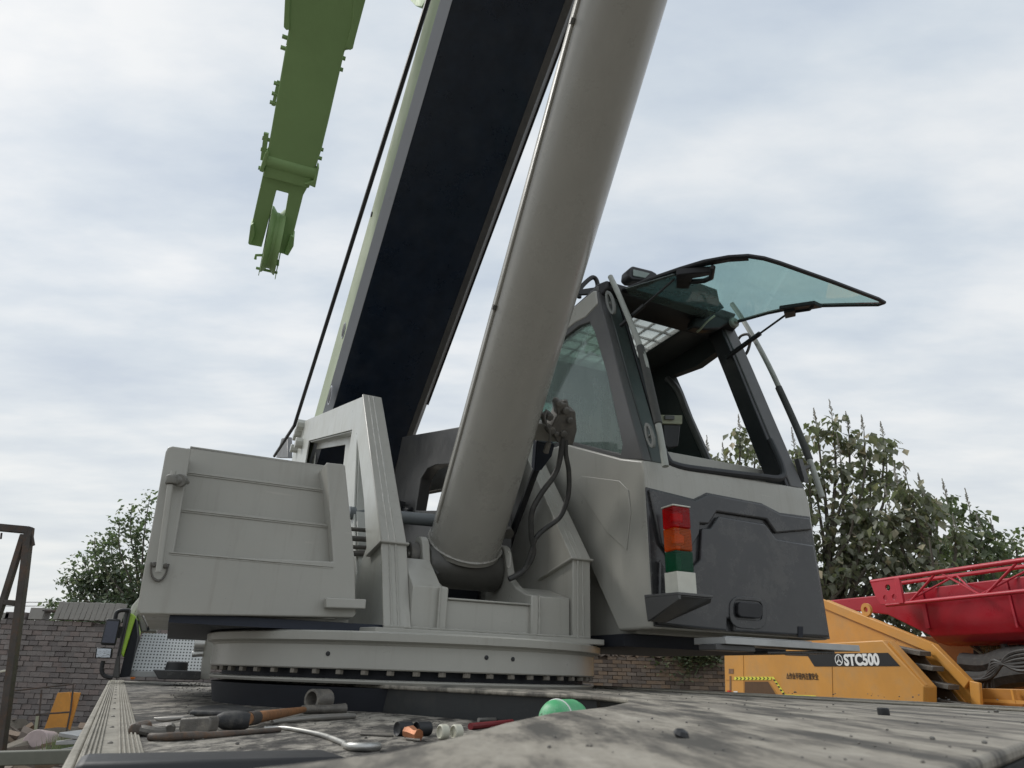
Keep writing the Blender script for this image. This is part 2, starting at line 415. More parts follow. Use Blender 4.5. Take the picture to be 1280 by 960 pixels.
# ---- truck deck -------------------------------------------------------------
HD, HP = -.13, -.045
def LE(f): return -1.04-(1.859-f)*.0505
deckL = [S(f, l, HD) for f, l in ((-3.2, -1.27), (2.28, -1.0), (2.28, -.99), (2.50, -.93), (2.95, -.62), (3.1, .0), (1.6, .25), (0, 0), (-3.15, -.3))]
deck = MB().prism(deckL, Z*-.05).build('deck', M['deck'], root, label='ribbed deck floor caked with pale dust, tools lying on it')
# raised centre frame and right-hand deck plate, level with one another
wl = [V(p) for p in ((-1.30, 3.40, 0), (-.31, 2.45, 0), (.0, 2.2, 0), (.245, 2.02, 0), (.30, 1.80, 0), (.26, 1.55, 0), (.17, 1.25, 0), (.065, 1.0, 0), (.0, .76, 0), (-.03, .61, 0), (-.07, .46, 0), (-.13, .36, 0), (-.3, .2, 0))]
far = [S(3.4, 1.05, 0), S(-3.3, 1.05, 0), S(-3.3, -.15, 0)]
nearc = [V((.25, .12, 0)), onZ(1165, 968, HP), onZ(1300, 922, HP)]
top = wl + nearc + far
topz = [V((p.x, p.y, HP)) for p in top]
MB().prism(topz[:], Z*-.012).build('deck_plate', M['deck2'], root, bevel=.004, label='flat dusty steel deck plate nearest the viewer, with a curved inner edge')
side = MB()
for a, b in zip(wl, wl[1:]):
    if a.y > 1.9 or True:
        d = (b-a); n = V((d.y, -d.x, 0)).normalized()
        if n.y > 0 and False: n = -n
        a2 = V((a.x, a.y, HP-.012)); b2 = V((b.x, b.y, HP-.012))
        inn = V((-n.x, -n.y, 0))*.02
        side.prism([a2+inn*1, b2+inn*1, b2+inn*2, a2+inn*2], Z*(-.5))
for a, b in ((nearc[1], nearc[2]), (nearc[2], S(3.4, 1.05, HP))):
    side.prism([V((a.x, a.y, HP-.012)), V((b.x, b.y, HP-.012)), V((b.x, b.y+.02, HP-.012)), V((a.x, a.y+.02, HP-.012))], Z*-.4)
side.build('frame_side', paint('green_black_enamel', (.016, .019, .021), .42, .3, (.07, .065, .055), .5, sc_=2), root)
# seams and a lip on the far edge of the right deck
sm = MB()
sm.box(-3.2, 3.2, .86, .885, HP+.0005, HP+.006); sm.box(-3.2, 3.2, 1.0, 1.05, HP+.0005, HP+.007)
sm.build('edge_trim', M['strip'], root, bevel=.002)
# small lumps of dirt on the deck: uncountable
dirt = MB()
def lump(mb, P, r, seg=6):
    mb.lathe(P, V((random.uniform(-.3, .3), random.uniform(-.3, .3), 1)), [(r*.7, 0), (r, r*.35), (r*.75, r*.8), (r*.2, r*1.0)], seg)
for i in range(560):
    if i < 400:
        f, l = random.uniform(-3, 2.2), random.uniform(-.9, -.15); P = S(f, max(l, LE(f)+.1), HD)
    else:
        q = random.random(); y = .5+q*q*4; P = V((random.uniform(.02, .75)*y*.9+.02, y, HP))
        if y > 1 and P.x < .32: continue
    lump(dirt, P, random.uniform(.0004, .0011)*(1+.9*P.length)*(1.8 if random.random() < .05 else 1), 7)
tag(dirt.build('grit', M['dull_steel'], None), 'loose grit and dirt crumbs strewn over the truck deck', 'grit', kind='stuff')
# ribbed trim along the left edge of the deck
def SL(f0, f1, a, b, z0, z1): return [S(f0, LE(f0)+a, z0), S(f1, LE(f1)+a, z0), S(f1, LE(f1)+b, z0), S(f0, LE(f0)+b, z0)]
st = MB(); st.prism(SL(-3.2, 2.3, 0, .086, HD-.02, 0), Z*.024)
for k in range(4): a = .004+k*.0062; st.prism(SL(-3.15, 2.28, a, a+.0034, HD+.004, 0), Z*.0035)
for k in range(5): a = .050+k*.0066; st.prism(SL(-3.15, 2.28, a, a+.0036, HD+.004, 0), Z*.0035)
st.build('ribbed_edge_strip', M['strip'], root, bevel=.0015)
rv = MB()
for k in range(16): f_ = 2.1-k*.34; rv.lathe(S(f_, LE(f_)+.038, HD+.004), Z, [(.0045, 0), (.0045, .0015), (.002, .003)], 8)
build_split(rv, 'deck_rivet', M['dull_steel'], root)
# fender skirt outside the edge strip and dark near beam
MB().prism(SL(-3.2, 2.3, -.016, -.001, HD-.34, 0), Z*.34).build('side_skirt', M['strip'], root, bevel=.004)
e0, e1 = onZ(100, 941, -.098), onZ(408, 936, -.098)
dd = (e1-e0).normalized(); nn = V((dd.y, -dd.x, 0))
MB().prism([e0, e1, e1+nn*.10+dd*.01, e0+nn*.10], Z*-.10).build('rubber_beam', M['black'], root, bevel=.010, label='black rubber covered beam at the near edge of the deck')
g0, g1 = onZ(-60, 944, -.13), onZ(104, 944, -.13)
# lower rail further out on the left
MB().tube([onY(-80, 950, 1.9), onY(112, 945, 1.9)], .022, 4).build('lower_rail', paint('olive_rail', (.12, .125, .10), .6, .2, DUST, .3), root, bevel=.003)
# far end of the deck: perforated heat shield, boxes, pipes
def P2(x, y, f): return onF(x, y, f)
FE = -2.35
q = [P2(178, 791, FE-.35), P2(257, 794, FE-.35), P2(262, 841, FE), P2(162, 838, FE)]
pf = MB().prism(q, -F*.01).build('perforated_panel', M['perf'], root, bevel=.002, label='silver perforated sheet panel behind the driver cab')
MB().prism([P2(160, 838, FE+.01), P2(262, 841, FE+.01), P2(263, 848, FE+.01), P2(158, 846, FE+.01)], -F*.03).build('panel_foot', M['alu'], root, bevel=.003)
MB().prism([P2(170, 764, FE-.4), P2(196, 766, FE-.4), P2(196, 790, FE-.4), P2(176, 790, FE-.4)], -F*.3).build('exhaust_cover', M['grey'], root, bevel=.01)
MB().prism([P2(183, 776, FE-.39), P2(186, 777, FE-.39), P2(187, 787, FE-.39), P2(184, 789, FE-.39)], F*.004).build('slot', M['void'], root)
bb = MB(); bb.prism([P2(191, 837, FE+.35), P2(252, 839, FE+.35), P2(250, 850, FE+.35), P2(198, 849, FE+.35)], -F*.3)
bb.build('battery_box', M['charcoal'], root, bevel=.005)
MB().lathe(P2(220, 838, FE+.2), Z, [(.07, -.005), (.065, .05), (.05, .055)], 20).build('filler_cap', M['black'], root, bevel=.003)
pp = MB(); pp.prism([P2(256, 796, FE+.1), P2(268, 800, FE+.1), P2(262, 850, FE+.1), P2(250, 849, FE+.1)], -F*.05)
pp.build('bracket_plate', M['grey'], root, bevel=.004)
vb = MB(); vb.tube([P2(243, 806, FE+.08), P2(256, 806, FE+.08)], .045, 16); vb.tube([P2(240, 818, FE+.1), P2(254, 817, FE+.1)], .02, 10)
vb.build('pipe_fitting', M['bright_steel'], root, bevel=.003)
# corner of the truck's own driving cab, with its mirrors
dc = MB(); FC = FE+.1
dc.prism([P2(163, 766, FC), P2(170, 770, FC), P2(154, 822, FC), P2(150, 815, FC)], -F*1.6)
dcab = dc.build('driver_cab', M['lime'], root, bevel=.006, label='lime green rear corner of the driving cab')
MB().prism([P2(157, 760, FC+.02), P2(164, 762, FC+.02), P2(150, 822, FC+.02), P2(149, 848, FC+.02), P2(140, 847, FC+.02), P2(147, 815, FC+.02)], -F*.05).build('corner_post', M['charcoal_trim'], dcab, bevel=.005)
MB().prism([P2(170, 772, FC-.02), P2(172, 796, FC-.02), P2(162, 846, FC-.02), P2(149, 847, FC-.02), P2(156, 818, FC-.02)], -F*.5).build('dark_cab_side', M['void'], dcab)
MB().prism([P2(178, 742, FC-.1), P2(174, 757, FC-.1), P2(166, 771, FC-.1), P2(159, 771, FC-.1), P2(165, 757, FC-.1)], -F*1.2).build('air_deflector', M['gwhite'], dcab, bevel=.008)
marm = MB(); MF = FC+.05
marm.tube(spline([P2(162, 763, MF), P2(152, 763, MF), P2(146, 766, MF), P2(144, 774, MF)], 4), .013, 8)
marm.tube(spline([P2(160, 766, MF-.04), P2(155, 790, MF-.04), P2(148, 820, MF-.04)], 4), .011, 8)
marm.tube(spline([P2(129, 826, MF), P2(127, 838, MF), P2(131, 845, MF), P2(141, 847, MF)], 4), .013, 8)
marm.tube([P2(150, 783, MF), P2(146, 797, MF)], .02, 6)
ma = marm.build('mirror_arm', M['black'], dcab)
for nm, quad, mt in (('wing_mirror', [(133, 773), (151, 774), (144, 807), (125, 806)], 'darkmirror'), ('wide_angle_mirror', [(120, 809), (141, 810), (139, 823), (118, 823)], 'mirror')):
    qs = [P2(x, y, MF+.04) for x, y in quad]
    h = MB().prism(qs, -F*.06).build(nm, M['black'], dcab, bevel=.012, seg=3)
cc = lambda pts, k: [sum(pts, V((0, 0, 0)))/len(pts)*(1-k)+p*k for p in pts]
for quad, mt in (([(133, 773), (151, 774), (144, 807), (125, 806)], 'darkmirror'), ([(120, 809), (141, 810), (139, 823), (118, 823)], 'mirror')):
    qs = cc([P2(x, y, MF+.043) for x, y in quad], .82)
    MB().prism(qs, -F*.003).build('mirror_glass', M[mt], dcab)

# ---- slewing ring -------------------------------------------------------------
RC = S(-.036, .058, 0)
ring = MB().lathe(RC, Z, [(.68, .0), (.837, .0), (.841, .004), (.841, .078), (.848, .086), (.869, .093), (.871, .118), (.860, .124), (.60, .124)], 160).build('slewing_ring', M['grey'], root, angle=25)
MB().lathe(RC, Z, [(.68, -.03), (.79, -.03), (.79, .0), (.68, .0)], 120).build('ring_seal', M['void'], ring)
MB().lathe(RC, Z, [(.68, HP+.0), (.833, HP+.0), (.838, -.038), (.838, -.034), (.83, -.031), (.68, -.031)], 160).build('ring_base', M['grey'], ring, angle=25)
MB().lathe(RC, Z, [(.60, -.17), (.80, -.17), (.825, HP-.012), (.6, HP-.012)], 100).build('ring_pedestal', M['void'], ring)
b0 = MB().lathe(V((0, 0, 0)), Z, [(.013, 0), (.0145, .002), (.0145, .014), (.013, .0155)], 6)
ba = []
N = 58
for i in range(N):
    a = 2*PI*i/N
    d = V((math.cos(a), math.sin(a), 0))
    if d.dot(V((.14, -.99, 0))) < .12: continue
    ba.append(RC+d*.821)
bp = None
for P in ba:
    if bp is None:
        m_ = MB(); m_.v = [p+P-Z*.0165 for p in b0.v]; m_.f = list(b0.f); m_.t = list(b0.t)
        bp = m_.build('ring_bolt', M['bolt'], ring, smooth=False); first = P
        me = bp.data
        for v_ in me.vertices: v_.co -= (first+Z*0)
        for v_ in me.vertices: v_.co += (C-Z*CZ) - (C-Z*CZ)
        bp.location = first
    else:
        c_ = bp.copy(); col.objects.link(c_); c_.parent = ring; c_.location = P
hm = MB()
for x, y in ((410, 817), (608, 822), (641, 824)):
    r_ = ray(x, y); 
    # nearest hit with the ring cylinder
    a_ = r_.x**2+r_.y**2; b_ = -2*(r_.x*RC.x+r_.y*RC.y); c_ = RC.x**2+RC.y**2-.841**2
    t_ = (-b_-math.sqrt(max(b_*b_-4*a_*c_, 0)))/(2*a_); P = r_*t_; d = V((P.x-RC.x, P.y-RC.y, 0)).normalized()
    hm.lathe(P-d*.004, d, [(.008, 0), (.008, .006), (.005, .007)], 10)
build_split(hm, 'grease_hole', M['black'], ring)
MB().prism([S(.12, .832, .0), S(.30, .795, .0), S(.30, .828, .0), S(.12, .865, .0)], Z*.095).build('primer_plate', M['brown'], root, bevel=.003, label='bare brown primed end plate')

# ---- superstructure frame ---------------------------------------------------
FF = .55
pl = onF(482, 783, FF); l0 = flz(pl)[1]
pr = onF(715, 795, FF); l1i = flz(pr)[1]; l1 = flz(onF(735, 797, FF))[1]
zb = .148
base = MB(); base.prism([S(f, l, .1245) for f, l in ((.60, l0-.05), (.60, l1+.05), (.40, l1+.12), (-1.6, l1+.12), (-1.6, l0-.2), (.3, l0-.2))], Z*.022)
up = base.build('turntable_frame', M['grey'], root, bevel=.003)
def fz(x, y, l): q = flz(onL(x, y, l)); return (q[0], q[2])
leg_top = fz(455, 495, l0); lip = fz(479, 678, l0)
pts = {k: fz(*k, l0) for k in ((374, 529), (446, 549), (450, 583), (455, 627), (458, 680), (445, 700), (442, 640), (386, 551), (440, 537), (432, 590))}
outer = [(FF, zb), lip, leg_top, pts[(374, 529)], (pts[(374, 529)][0]-.2, 1.6), (-3.2, .15)]
ap = pts[(446, 549)]
hole1 = [pts[(386, 551)], pts[(440, 537)], (pts[(432, 590)][0], pts[(432, 590)][1]), (-.55, .55), (-.55, .3), (-2.6, .3)]
hole2 = [ap, pts[(450, 583)], pts[(455, 627)], fz(458, 684, l0), (-.05, .40), fz(442, 640, l0)]
th = .085
sp_l = MB()
P3 = lambda pl_, l: [S(f, l, z) for f, z in pl_]
sp_l.holed(P3(outer, l0), [P3(hole1, l0), P3(hole2, l0)], L*.012)
inn = [fz(396, 562, l0+th), fz(434, 556, l0+th), fz(431, 585, l0+th), (-.6, .5), (-2.2, .5)]
sp_l.holed(P3([(FF-.02, zb), (lip[0]-.02, lip[1]), (leg_top[0]-.02, leg_top[1]-.01), (pts[(374, 529)][0], pts[(374, 529)][1]-.01), (-3.2, .16)], l0+th), [P3(inn, l0+th), P3(hole2, l0+th)], L*-.012)
# top chord, diagonal and leg webs between the two side plates
def web(mb, a, b, la, lb, t):
    a, b = V((*a, 0)), V((*b, 0)); d = (b-a).normalized(); n = V((-d.y, d.x, 0))*t
    q = [a, b, b+n, a+n]; mb.prism([S(p.x, la, p.y) for p in q], L*(lb-la))
def web_loop(mb, lp, la, lb, t=.01, skip=()):
    for i in range(len(lp)):
        if i in skip: continue
        web(mb, lp[i], lp[(i+1) % len(lp)], la, lb, t)
web_loop(sp_l, hole1, l0+.012, l0+th-.012, -.01, (3, 4, 5)); web_loop(sp_l, hole2, l0+.012, l0+th-.012, -.01)
web(sp_l, leg_top, pts[(374, 529)], l0+.002, l0+th-.002, .012)
spl = sp_l.build('side_frame', M['grey_pale_lit'], up, bevel=.003, label='sunlit grey box section side frame with cut-out openings')
# front flange of the left leg
fl_ = MB(); e = .012
fl_.prism([S(lip[0], l0-e, lip[1]), S(lip[0], l0+th+e, lip[1]), S(leg_top[0], l0+th+e, leg_top[1]), S(leg_top[0], l0-e, leg_top[1])], F*.014+Z*.006)
fl_.prism([S(FF, l0-e, zb), S(FF, l0+th+e, zb), S(lip[0], l0+th+e, lip[1]), S(lip[0], l0-e, lip[1])], F*.014)
fl_.prism([S(lip[0]+.03, l0-e-.008, lip[1]-.004), S(lip[0]+.03, l0+th+e+.008, lip[1]-.004), S(lip[0]-.20, l0+th+e+.004, lip[1]-.035), S(lip[0]-.20, l0-e-.008, lip[1]-.035)], Z*.010)
flange = fl_.build('leg_flange', M['grey'], up, bevel=.004)
wd = MB()
for dl in (.022, .048):
    wd.weld([S(FF+.016, l0+dl, zb), S(lip[0]+.016, l0+dl, lip[1]), S(leg_top[0]+.016, l0+dl, leg_top[1])], .0045)
wd.weld([S(FF+.015, l0-.012, zb+.004), S(FF+.015, l1, zb+.004)], .005)
# right side frame
rp = [(FF, zb), fz(715, 700, l1i), fz(661, 578, l1i)]
k_ = (leg_top[0]-rp[2][0])/(rp[2][0]-rp[1][0]) if abs(rp[2][0]-rp[1][0]) > 1e-3 else 1
topR = (rp[2][0]+(rp[2][0]-rp[1][0])*.45, rp[2][1]+(rp[2][1]-rp[1][1])*.45)
outR = rp[:2]+[topR, (-2.9, 1.55), (-3.1, .15)]
sr = MB(); sr.holed(P3(outR, l1i), [P3([(-.35, 1.05), (-2.0, 1.3), (-2.0, .45), (-.1, .45)], l1i)], L*.012)
sr.holed(P3(outR, l1-.002), [P3([(-.35, 1.05), (-2.0, 1.3), (-2.0, .45), (-.1, .45)], l1-.002)], L*-.012)
sr.build('side_frame', M['grey'], up, bevel=.003)
fr_ = MB()
fr_.prism([S(rp[1][0], l1i-.008, rp[1][1]), S(rp[1][0], l1+.012, rp[1][1]), S(topR[0], l1+.012, topR[1]), S(topR[0], l1i-.008, topR[1])], F*.014+Z*.006)
fr_.prism([S(FF, l1i-.004, zb), S(FF, l1+.006, zb), S(rp[1][0], l1+.006, rp[1][1]), S(rp[1][0], l1i-.004, rp[1][1])], F*.014)
fr_.prism([S(rp[1][0]+.03, l1i-.02, rp[1][1]), S(rp[1][0]+.03, l1+.016, rp[1][1]), S(rp[1][0]-.3, l1+.016, rp[1][1]-.06), S(rp[1][0]-.3, l1i-.02, rp[1][1]-.06)], Z*.010)
fr_.build('leg_flange', M['grey'], up, bevel=.004)
for dl in (.02, .045):
    wd.weld([S(FF+.016, l1i+dl, zb), S(rp[1][0]+.016, l1i+dl, rp[1][1]), S(topR[0]+.016, l1i+dl, topR[1])], .0045)
# front cross box, lugs and trunnion
lA, lB = flz(onF(556, 787, FF))[1], flz(onF(664, 790, FF))[1]
zL = flz(onF(540, 733, FF))[2]; zR = flz(onF(700, 747, FF))[2]; zM = flz(onF(610, 753, FF))[2]
cb = MB()
cb.prof([(FF-.01, zb), (FF-.01, zL), (.36, zL+.13), (.0, zL+.13), (.0, zb)], l0+th+.012, lA-.02)
cb.prof([(FF-.01, zb), (FF-.01, zR), (.36, zR+.05), (.0, zR+.07), (.0, zb)], lB+.02, l1i-.004)
cb.prof([(FF-.015, zb), (FF-.015, zM), (FF-.035, zM), (FF-.035, zb)], lA-.02, lB+.02)
cb.prof([(FF-.003, zM), (FF-.003, zM+.008), (FF-.05, zM+.008), (FF-.05, zM)], lA-.02, lB+.02)
cb.prof([(.30, zb), (.30, zM+.03), (-.4, zM+.03), (-.4, zb)], lA-.02, lB+.02)
cb.build('cross_box', M['grey'], up, bevel=.005)
TZ, TF = .44, .20
def lug(zf):
    ear = [(TF+.085*math.cos(a), TZ+.04+.085*math.sin(a)) for a in [rad(x) for x in range(10, 181, 17)]]
    return [(FF+.006, zb), (FF+.006, zf), (FF-.06, zf+.012), (TF+.20, zf+.045), (TF+.125, zf+.09)] + ear + [(TF-.2, zb)]
MB().prof(lug(zL), lA-.032, lA+.004).build('clevis_lug', M['grey'], up, bevel=.006)
MB().prof(lug(zR), lB-.004, lB+.032).build('clevis_lug', M['grey'], up, bevel=.006)
pin = MB().lathe(S(TF, lA-.075, TZ+.035), L, [(.052, 0), (.062, .004), (.062, .045), (.05, .05)], 24)
for a in range(0, 360, 72): pin.lathe(S(TF+.045*math.cos(rad(a)), lA-.088, TZ+.035+.045*math.sin(rad(a))), L, [(.011, 0), (.011, .014)], 6)
pin.build('pivot_pin', M['dull_steel'], up, bevel=.003)
gr = MB(); gr.tube(spline([S(TF+.02, lA-.10, TZ+.06), S(TF+.05, lA-.12, TZ-.02), S(TF+.1, lA-.09, TZ-.055), S(TF+.16, lA-.02, TZ-.03), S(TF+.2, lA+.01, TZ-.06)], 5), .006, 8)
gr.build('grease_pipe', M['rubber_hose'], up)
lk = MB(); lk.tube(spline([onF(634, 690, .38), onF(637, 692, .38), onF(637, 707, .38), onF(634, 710, .38)], 4), .006, 6)
lk.build('lifting_eye', M['grey'], up)
wd.weld([S(FF+.008, lA-.032, zb), S(FF+.008, lA-.032, zL)], .004); wd.weld([S(FF+.008, lB+.032, zb), S(FF+.008, lB+.032, zR)], .004)
wd.build('weld_beads', M['grey'], up)
# rear structure glimpsed behind the cylinder
rb = MB(); lb_ = .47
opn = [onL(x, y, lb_) for x, y in ((540, 600), (548, 588), (560, 583), (600, 581), (600, 640), (533, 640))]
rb.holed([onL(x, y, lb_) for x, y in ((515, 548), (560, 541), (608, 533), (640, 530), (640, 700), (500, 700), (505, 600))], [opn], -L*.08)
rb.build('hinge_plate', M['charcoal_trim'], up, bevel=.006)
vv_ = MB(); vv_.box(-1.9, -1.5, .25, .45, .95, 1.12); vv_.lathe(S(-1.6, .30, 1.06), F, [(.05, 0), (.05, .2)], 12); vv_.tube([S(-1.7, .35, 1.1), S(-1.3, .38, 1.0)], .04, 8)
vv_.build('winch_motor', M['black'], up, bevel=.01)
ct = MB(); ct.tube([onF(436, 641, -.3), onF(560, 652, -.3)], .034, 20); ct.build('cross_tube', paint('blue_grey_enamel', (.20, .22, .23), .35), up)
hp = MB()
for i, (y0, y1) in enumerate(((660, 664), (672, 675), (683, 685), (692, 692))): hp.tube([onF(425, y0, -.1), onF(470, y1, -.1)], .010+.003*(i % 2), 8)
build_split(hp, 'hydraulic_pipe', M['dull_steel'], up)
MB().box(-2.2, -.45, l0+th+.01, l1i-.02, .15, .60).build('winch_housing', M['void'], up, bevel=.01)
# wire anchor and bracket at the back
br = MB(); br.prism([onL(x, y, l0-.02) for x, y in ((345, 572), (352, 548), (359, 546), (359, 572))], L*.05); br.build('rear_bracket', M['charcoal_trim'], up, bevel=.004)
an = MB()
for x, y, r in ((371, 530, .05), (366, 546, .035), (363, 560, .04), (369, 553, .05), (368, 540, .04)): an.lathe(onL(x, y, l0-.06), L, [(r, 0), (r, .08), (r*.6, .1)], 8)
build_split(an, 'rope_anchor', M['grey_pale_lit'], up, bevel=.004)

# ---- boom -------------------------------------------------------------------
K0 = 1.16
cam0 = V((0, 0, 0))
def sc_pt(f, l, z, k): return S(f, l, z)*k
BW = .6*K0
A1 = sc_pt(-1.269, -.235, 1.684, K0); A0 = sc_pt(.845, -.268, 3.155, K0)
bd = (A0-A1).normalized()
bn = bd.cross(L); bn = bn if bn.z > 0 else -bn
def Bp(s, dl, dn): return A1 + bd*s + L*dl + bn*dn
s0, s1 = -1.9, 8.5
def boomstrip(sec, nm, mt, par=None, lab=None):
    return MB().prism([Bp(s0, a, b) for a, b in sec], bd*(s1-s0)).build(nm, mt, par or root, bevel=.004, label=lab)
W_ = BW
boom = boomstrip([(0, 0), (W_, 0), (W_+.045, .06), (W_+.045, .45), (-.044, .45), (-.044, .058)], 'boom', M['boom_dark'], lab='main boom, dark navy underside')
boomstrip([(-.0445, .064), (-.0605, .064), (-.0605, .45), (-.0445, .45)], 'boom_side', M['boom_side'], boom)
boomstrip([(-.002, -.003), (-.0605, .0585), (-.0605, .062), (-.046, .062), (-.044, .056)], 'chamfer_strip', M['boom_chamfer'], boom)
SN = bd.cross(bn).normalized(); SN = SN if SN.dot(L) < 0 else -SN
bh = MB()
for x, y, r in ((430, 413, .055), (413, 494, .065), (465, 268, .02)):
    P = onP(x, y, Bp(0, -.0605, 0), SN); bh.lathe(P, SN, [(r, 0), (r, .006), (r*.9, .008)], 24)
build_split(bh, 'boom_hole', M['void'], boom)
bh = MB()
for x, y, r in ((430, 413, .062), (413, 494, .075)):
    P = onP(x, y, Bp(0, -.0605, 0), SN); bh.lathe(P, SN, [(r, 0), (r*1.05, .003), (r*1.05, .0045), (r, .005)], 28)
build_split(bh, 'boom_boss', M['boom_chamfer'], boom)
MB().prism([onL(x, y, flz(A1)[1]-.07) for x, y in ((521, -12), (521, 4), (528, 11), (536, 12), (544, 0), (548, -14))], -L*.05).build('jib_bracket', M['green'], boom, bevel=.004)
# right edge plate
boomstrip([(W_-.045, -.004), (W_+.002, -.004), (W_+.048, .058), (W_+.044, .060), (W_, -.001), (W_-.045, -.001)], 'chamfer_strip', M['charcoal_trim'], boom)
eg = MB().prism([Bp(.1, W_+.050, .055), Bp(8.4, W_+.050, .055), Bp(8.4, W_+.050, .30), Bp(.1, W_+.050, .30)], L*.012).build('edge_plate', M['black'], boom, bevel=.003)
# hoist rope
rp_ = MB(); R0 = onL(529, 20, -.55); R1 = onL(368, 532, -.55); dv = (R0-R1).normalized()
rp_.tube([R1, R0, R0+dv*4], .0095, 8); rp_.build('hoist_rope', M['black'], root, label='taut black wire rope beside the boom')
rp_ = MB(); rp_.tube([R1, onL(343, 570, -.55)], .010, 8); rp_.build('hoist_rope', M['black'], root, label='lower end of the wire rope')

# ---- lift cylinder --------------------------------------------------------------
cA = sc_pt(.732, .004, .441, 1.216)
cd = V(F)*.0+ (F*math.cos(rad(49.14))*.9985 + L*(-.04) + Z*math.sin(rad(49.14))); cd.normalize()
n1 = ray(718, 0).cross(ray(534, 680)); n2 = ray(835, 0).cross(ray(625, 690)); cd = n1.cross(n2).normalized(); cd = cd if cd.z > 0 else -cd
cr = .167
cA = S(.147, .21, .487)+cd*.10
cyl = MB().lathe(cA-cd*.02, cd, [(cr*.93, -.012), (cr*1.03, -.006), (cr*1.035, .012), (cr*1.0, .018), (cr, .03), (cr, 6.2), (cr*.9, 6.22)], 72).build('lift_cylinder', M['cyl'], root, angle=25, label='thick glossy taupe lift cylinder under the boom')
cb_ = MB(); cb_.tube([cA+cd*.02, cA-cd*.02, cA-cd*.04, cA-cd*.12], [cr*.92, cr*.80, cr*.45, cr*.42], 40)
cb_.lathe(S(TF, lA+.012, TZ), L, [(.083, 0), (.092, .012), (.092, lB-lA-.036), (.083, lB-lA-.024)], 48)
cb_.build('cylinder_foot', M['footgrey'], cyl, angle=40)
for p_ in (-.5, .5): pass
cw = MB()
upc = cd.orthogonal().normalized(); sdc = cd.cross(upc)
cw.weld([cA-cd*.004+(upc*math.cos(a)+sdc*math.sin(a))*(cr*1.03) for a in [2*PI*i/40 for i in range(41)]], .006)
cw.build('weld_bead', M['cyl'], cyl)
vz = 1.12
vc = onF(704, 523, .9)
def cylpt(y, side=1):      # point on the right silhouette of the cylinder near image row y
    r = ray(835+(625-835)*y/690.0, y); return r
rr = cylpt(535); t = ((cA-cam0).dot(n1.cross(n2).normalized().cross(L)) )
# the valve sits on the right flank of the cylinder
axn = cd.cross(L); axn.normalize()
def onAx(x, y, off=0): return onP(x, y, cA+axn*off, axn)
lat = (L - cd*L.dot(cd)).normalized()
pl_ = MB(); off_ = -lat*(cr+.002)-axn*.02
pl_.tube([cA+cd*.10+off_, cA+cd*6.1+off_], .006, 10)
pl_.build('pressure_pipe', M['cyl'], cyl, label='thin pipe clipped along the left of the cylinder')
pr_ = MB(); off2 = lat*(cr+.006)+axn*.02
pr_.tube([cA+cd*.95+off2, cA+cd*6.1+off2], .011, 10)
pr_.build('pressure_pipe', M['cyl'], cyl, label='thin pipe clipped along the right of the cylinder')
for s__ in (1.1, 2.2, 3.3):
    for o__ in (off_, off2): MB().tube([cA+cd*s__+o__, cA+cd*(s__+.02)+o__], .0125, 8).build('pipe_clip', M['footgrey'], cyl)
va = MB()
a_, b_ = onAx(664, 528), onAx(700, 536)
va.prism([onAx(660, 527), onAx(701, 533), onAx(700, 553), onAx(658, 550)], axn*.05)
va.build('valve_bracket', M['cyl'], cyl, bevel=.004)
vb = MB()
vb.prism([onAx(694, 503), onAx(712, 507), onAx(714, 530), onAx(709, 549), onAx(690, 545), onAx(682, 527)], -axn*.07)
vb.prism([onAx(690, 500, -.02), onAx(703, 499, -.02), onAx(706, 512, -.02), onAx(692, 515, -.02)], -axn*.05)
for x, y, r in ((697, 503, .016), (706, 512, .018), (711, 524, .017), (688, 537, .02), (694, 541, .014), (686, 520, .018), (703, 541, .018)): vb.lathe(onAx(x, y, -.06), -axn, [(r, -.03), (r, .02), (r*.6, .022)], 8)
for x, y, r in ((706, 500, .012), (712, 517, .013), (678, 516, .012)): vb.tube([onAx(x, y, -.05), onAx(x+3, y+13, -.05)], r, 7)
vb.build('valve_block', M['dull_steel'], cyl, bevel=.004)
wr = MB(); wr.tube(spline([onAx(683, 512, -.08), onAx(681, 525, -.1), onAx(687, 540, -.1), onAx(686, 556, -.09)], 5), .005, 6); wr.lathe(onAx(686, 553, -.09), -cd, [(.012, 0), (.014, .05)], 8)
wr.build('sensor_cable', M['dull_steel'], cyl)
hb = onF(642, 722, .40)
def hosepath(px):
    P0 = onAx(*px[0], -.05); f0 = flz(P0)[0]; n = len(px); out = []
    for i, (x, y) in enumerate(px):
        t = (y-px[0][1])/(px[-1][1]-px[0][1]); out.append(onF(x, y, f0+(.40-f0)*t))
    return spline(out, 8)
MB().tube(hosepath([(703, 535), (702, 560), (695, 590), (676, 618), (665, 640), (664, 668), (667, 690), (659, 708), (648, 718), (636, 724)]), .0125, 12).build('hydraulic_hose', M['rubber_hose'], cyl, label='hydraulic hose hanging nearer the cylinder')
MB().tube(hosepath([(708, 540), (707, 565), (711, 590), (710, 620), (700, 646), (680, 662), (669, 674), (664, 690), (655, 712), (636, 724)]), .0115, 12).build('hydraulic_hose', M['rubber_hose'], cyl, label='hydraulic hose bulging towards the cab')
ch = MB()
for x, y in ((702, 536), (708, 541)): ch.tube([onAx(x, y-4, -.05), onAx(x-.5, y+14, -.05)], .017, 10)
build_split(ch, 'hose_coupling', M['dull_steel'], cyl, bevel=.002)
MB().tube([onAx(684, 556, .10), onAx(668, 592, .12), onAx(640, 668, .14), onAx(634, 690, .15)], .018, 10).build('return_pipe', M['black'], cyl)
MB().prism([onAx(671, 552, .02), onAx(694, 556, .02), onAx(690, 570, .06), onAx(677, 588, .06), onAx(668, 590, .04)], axn*.05).build('dark_shroud', M['navy'], cyl, bevel=.006)
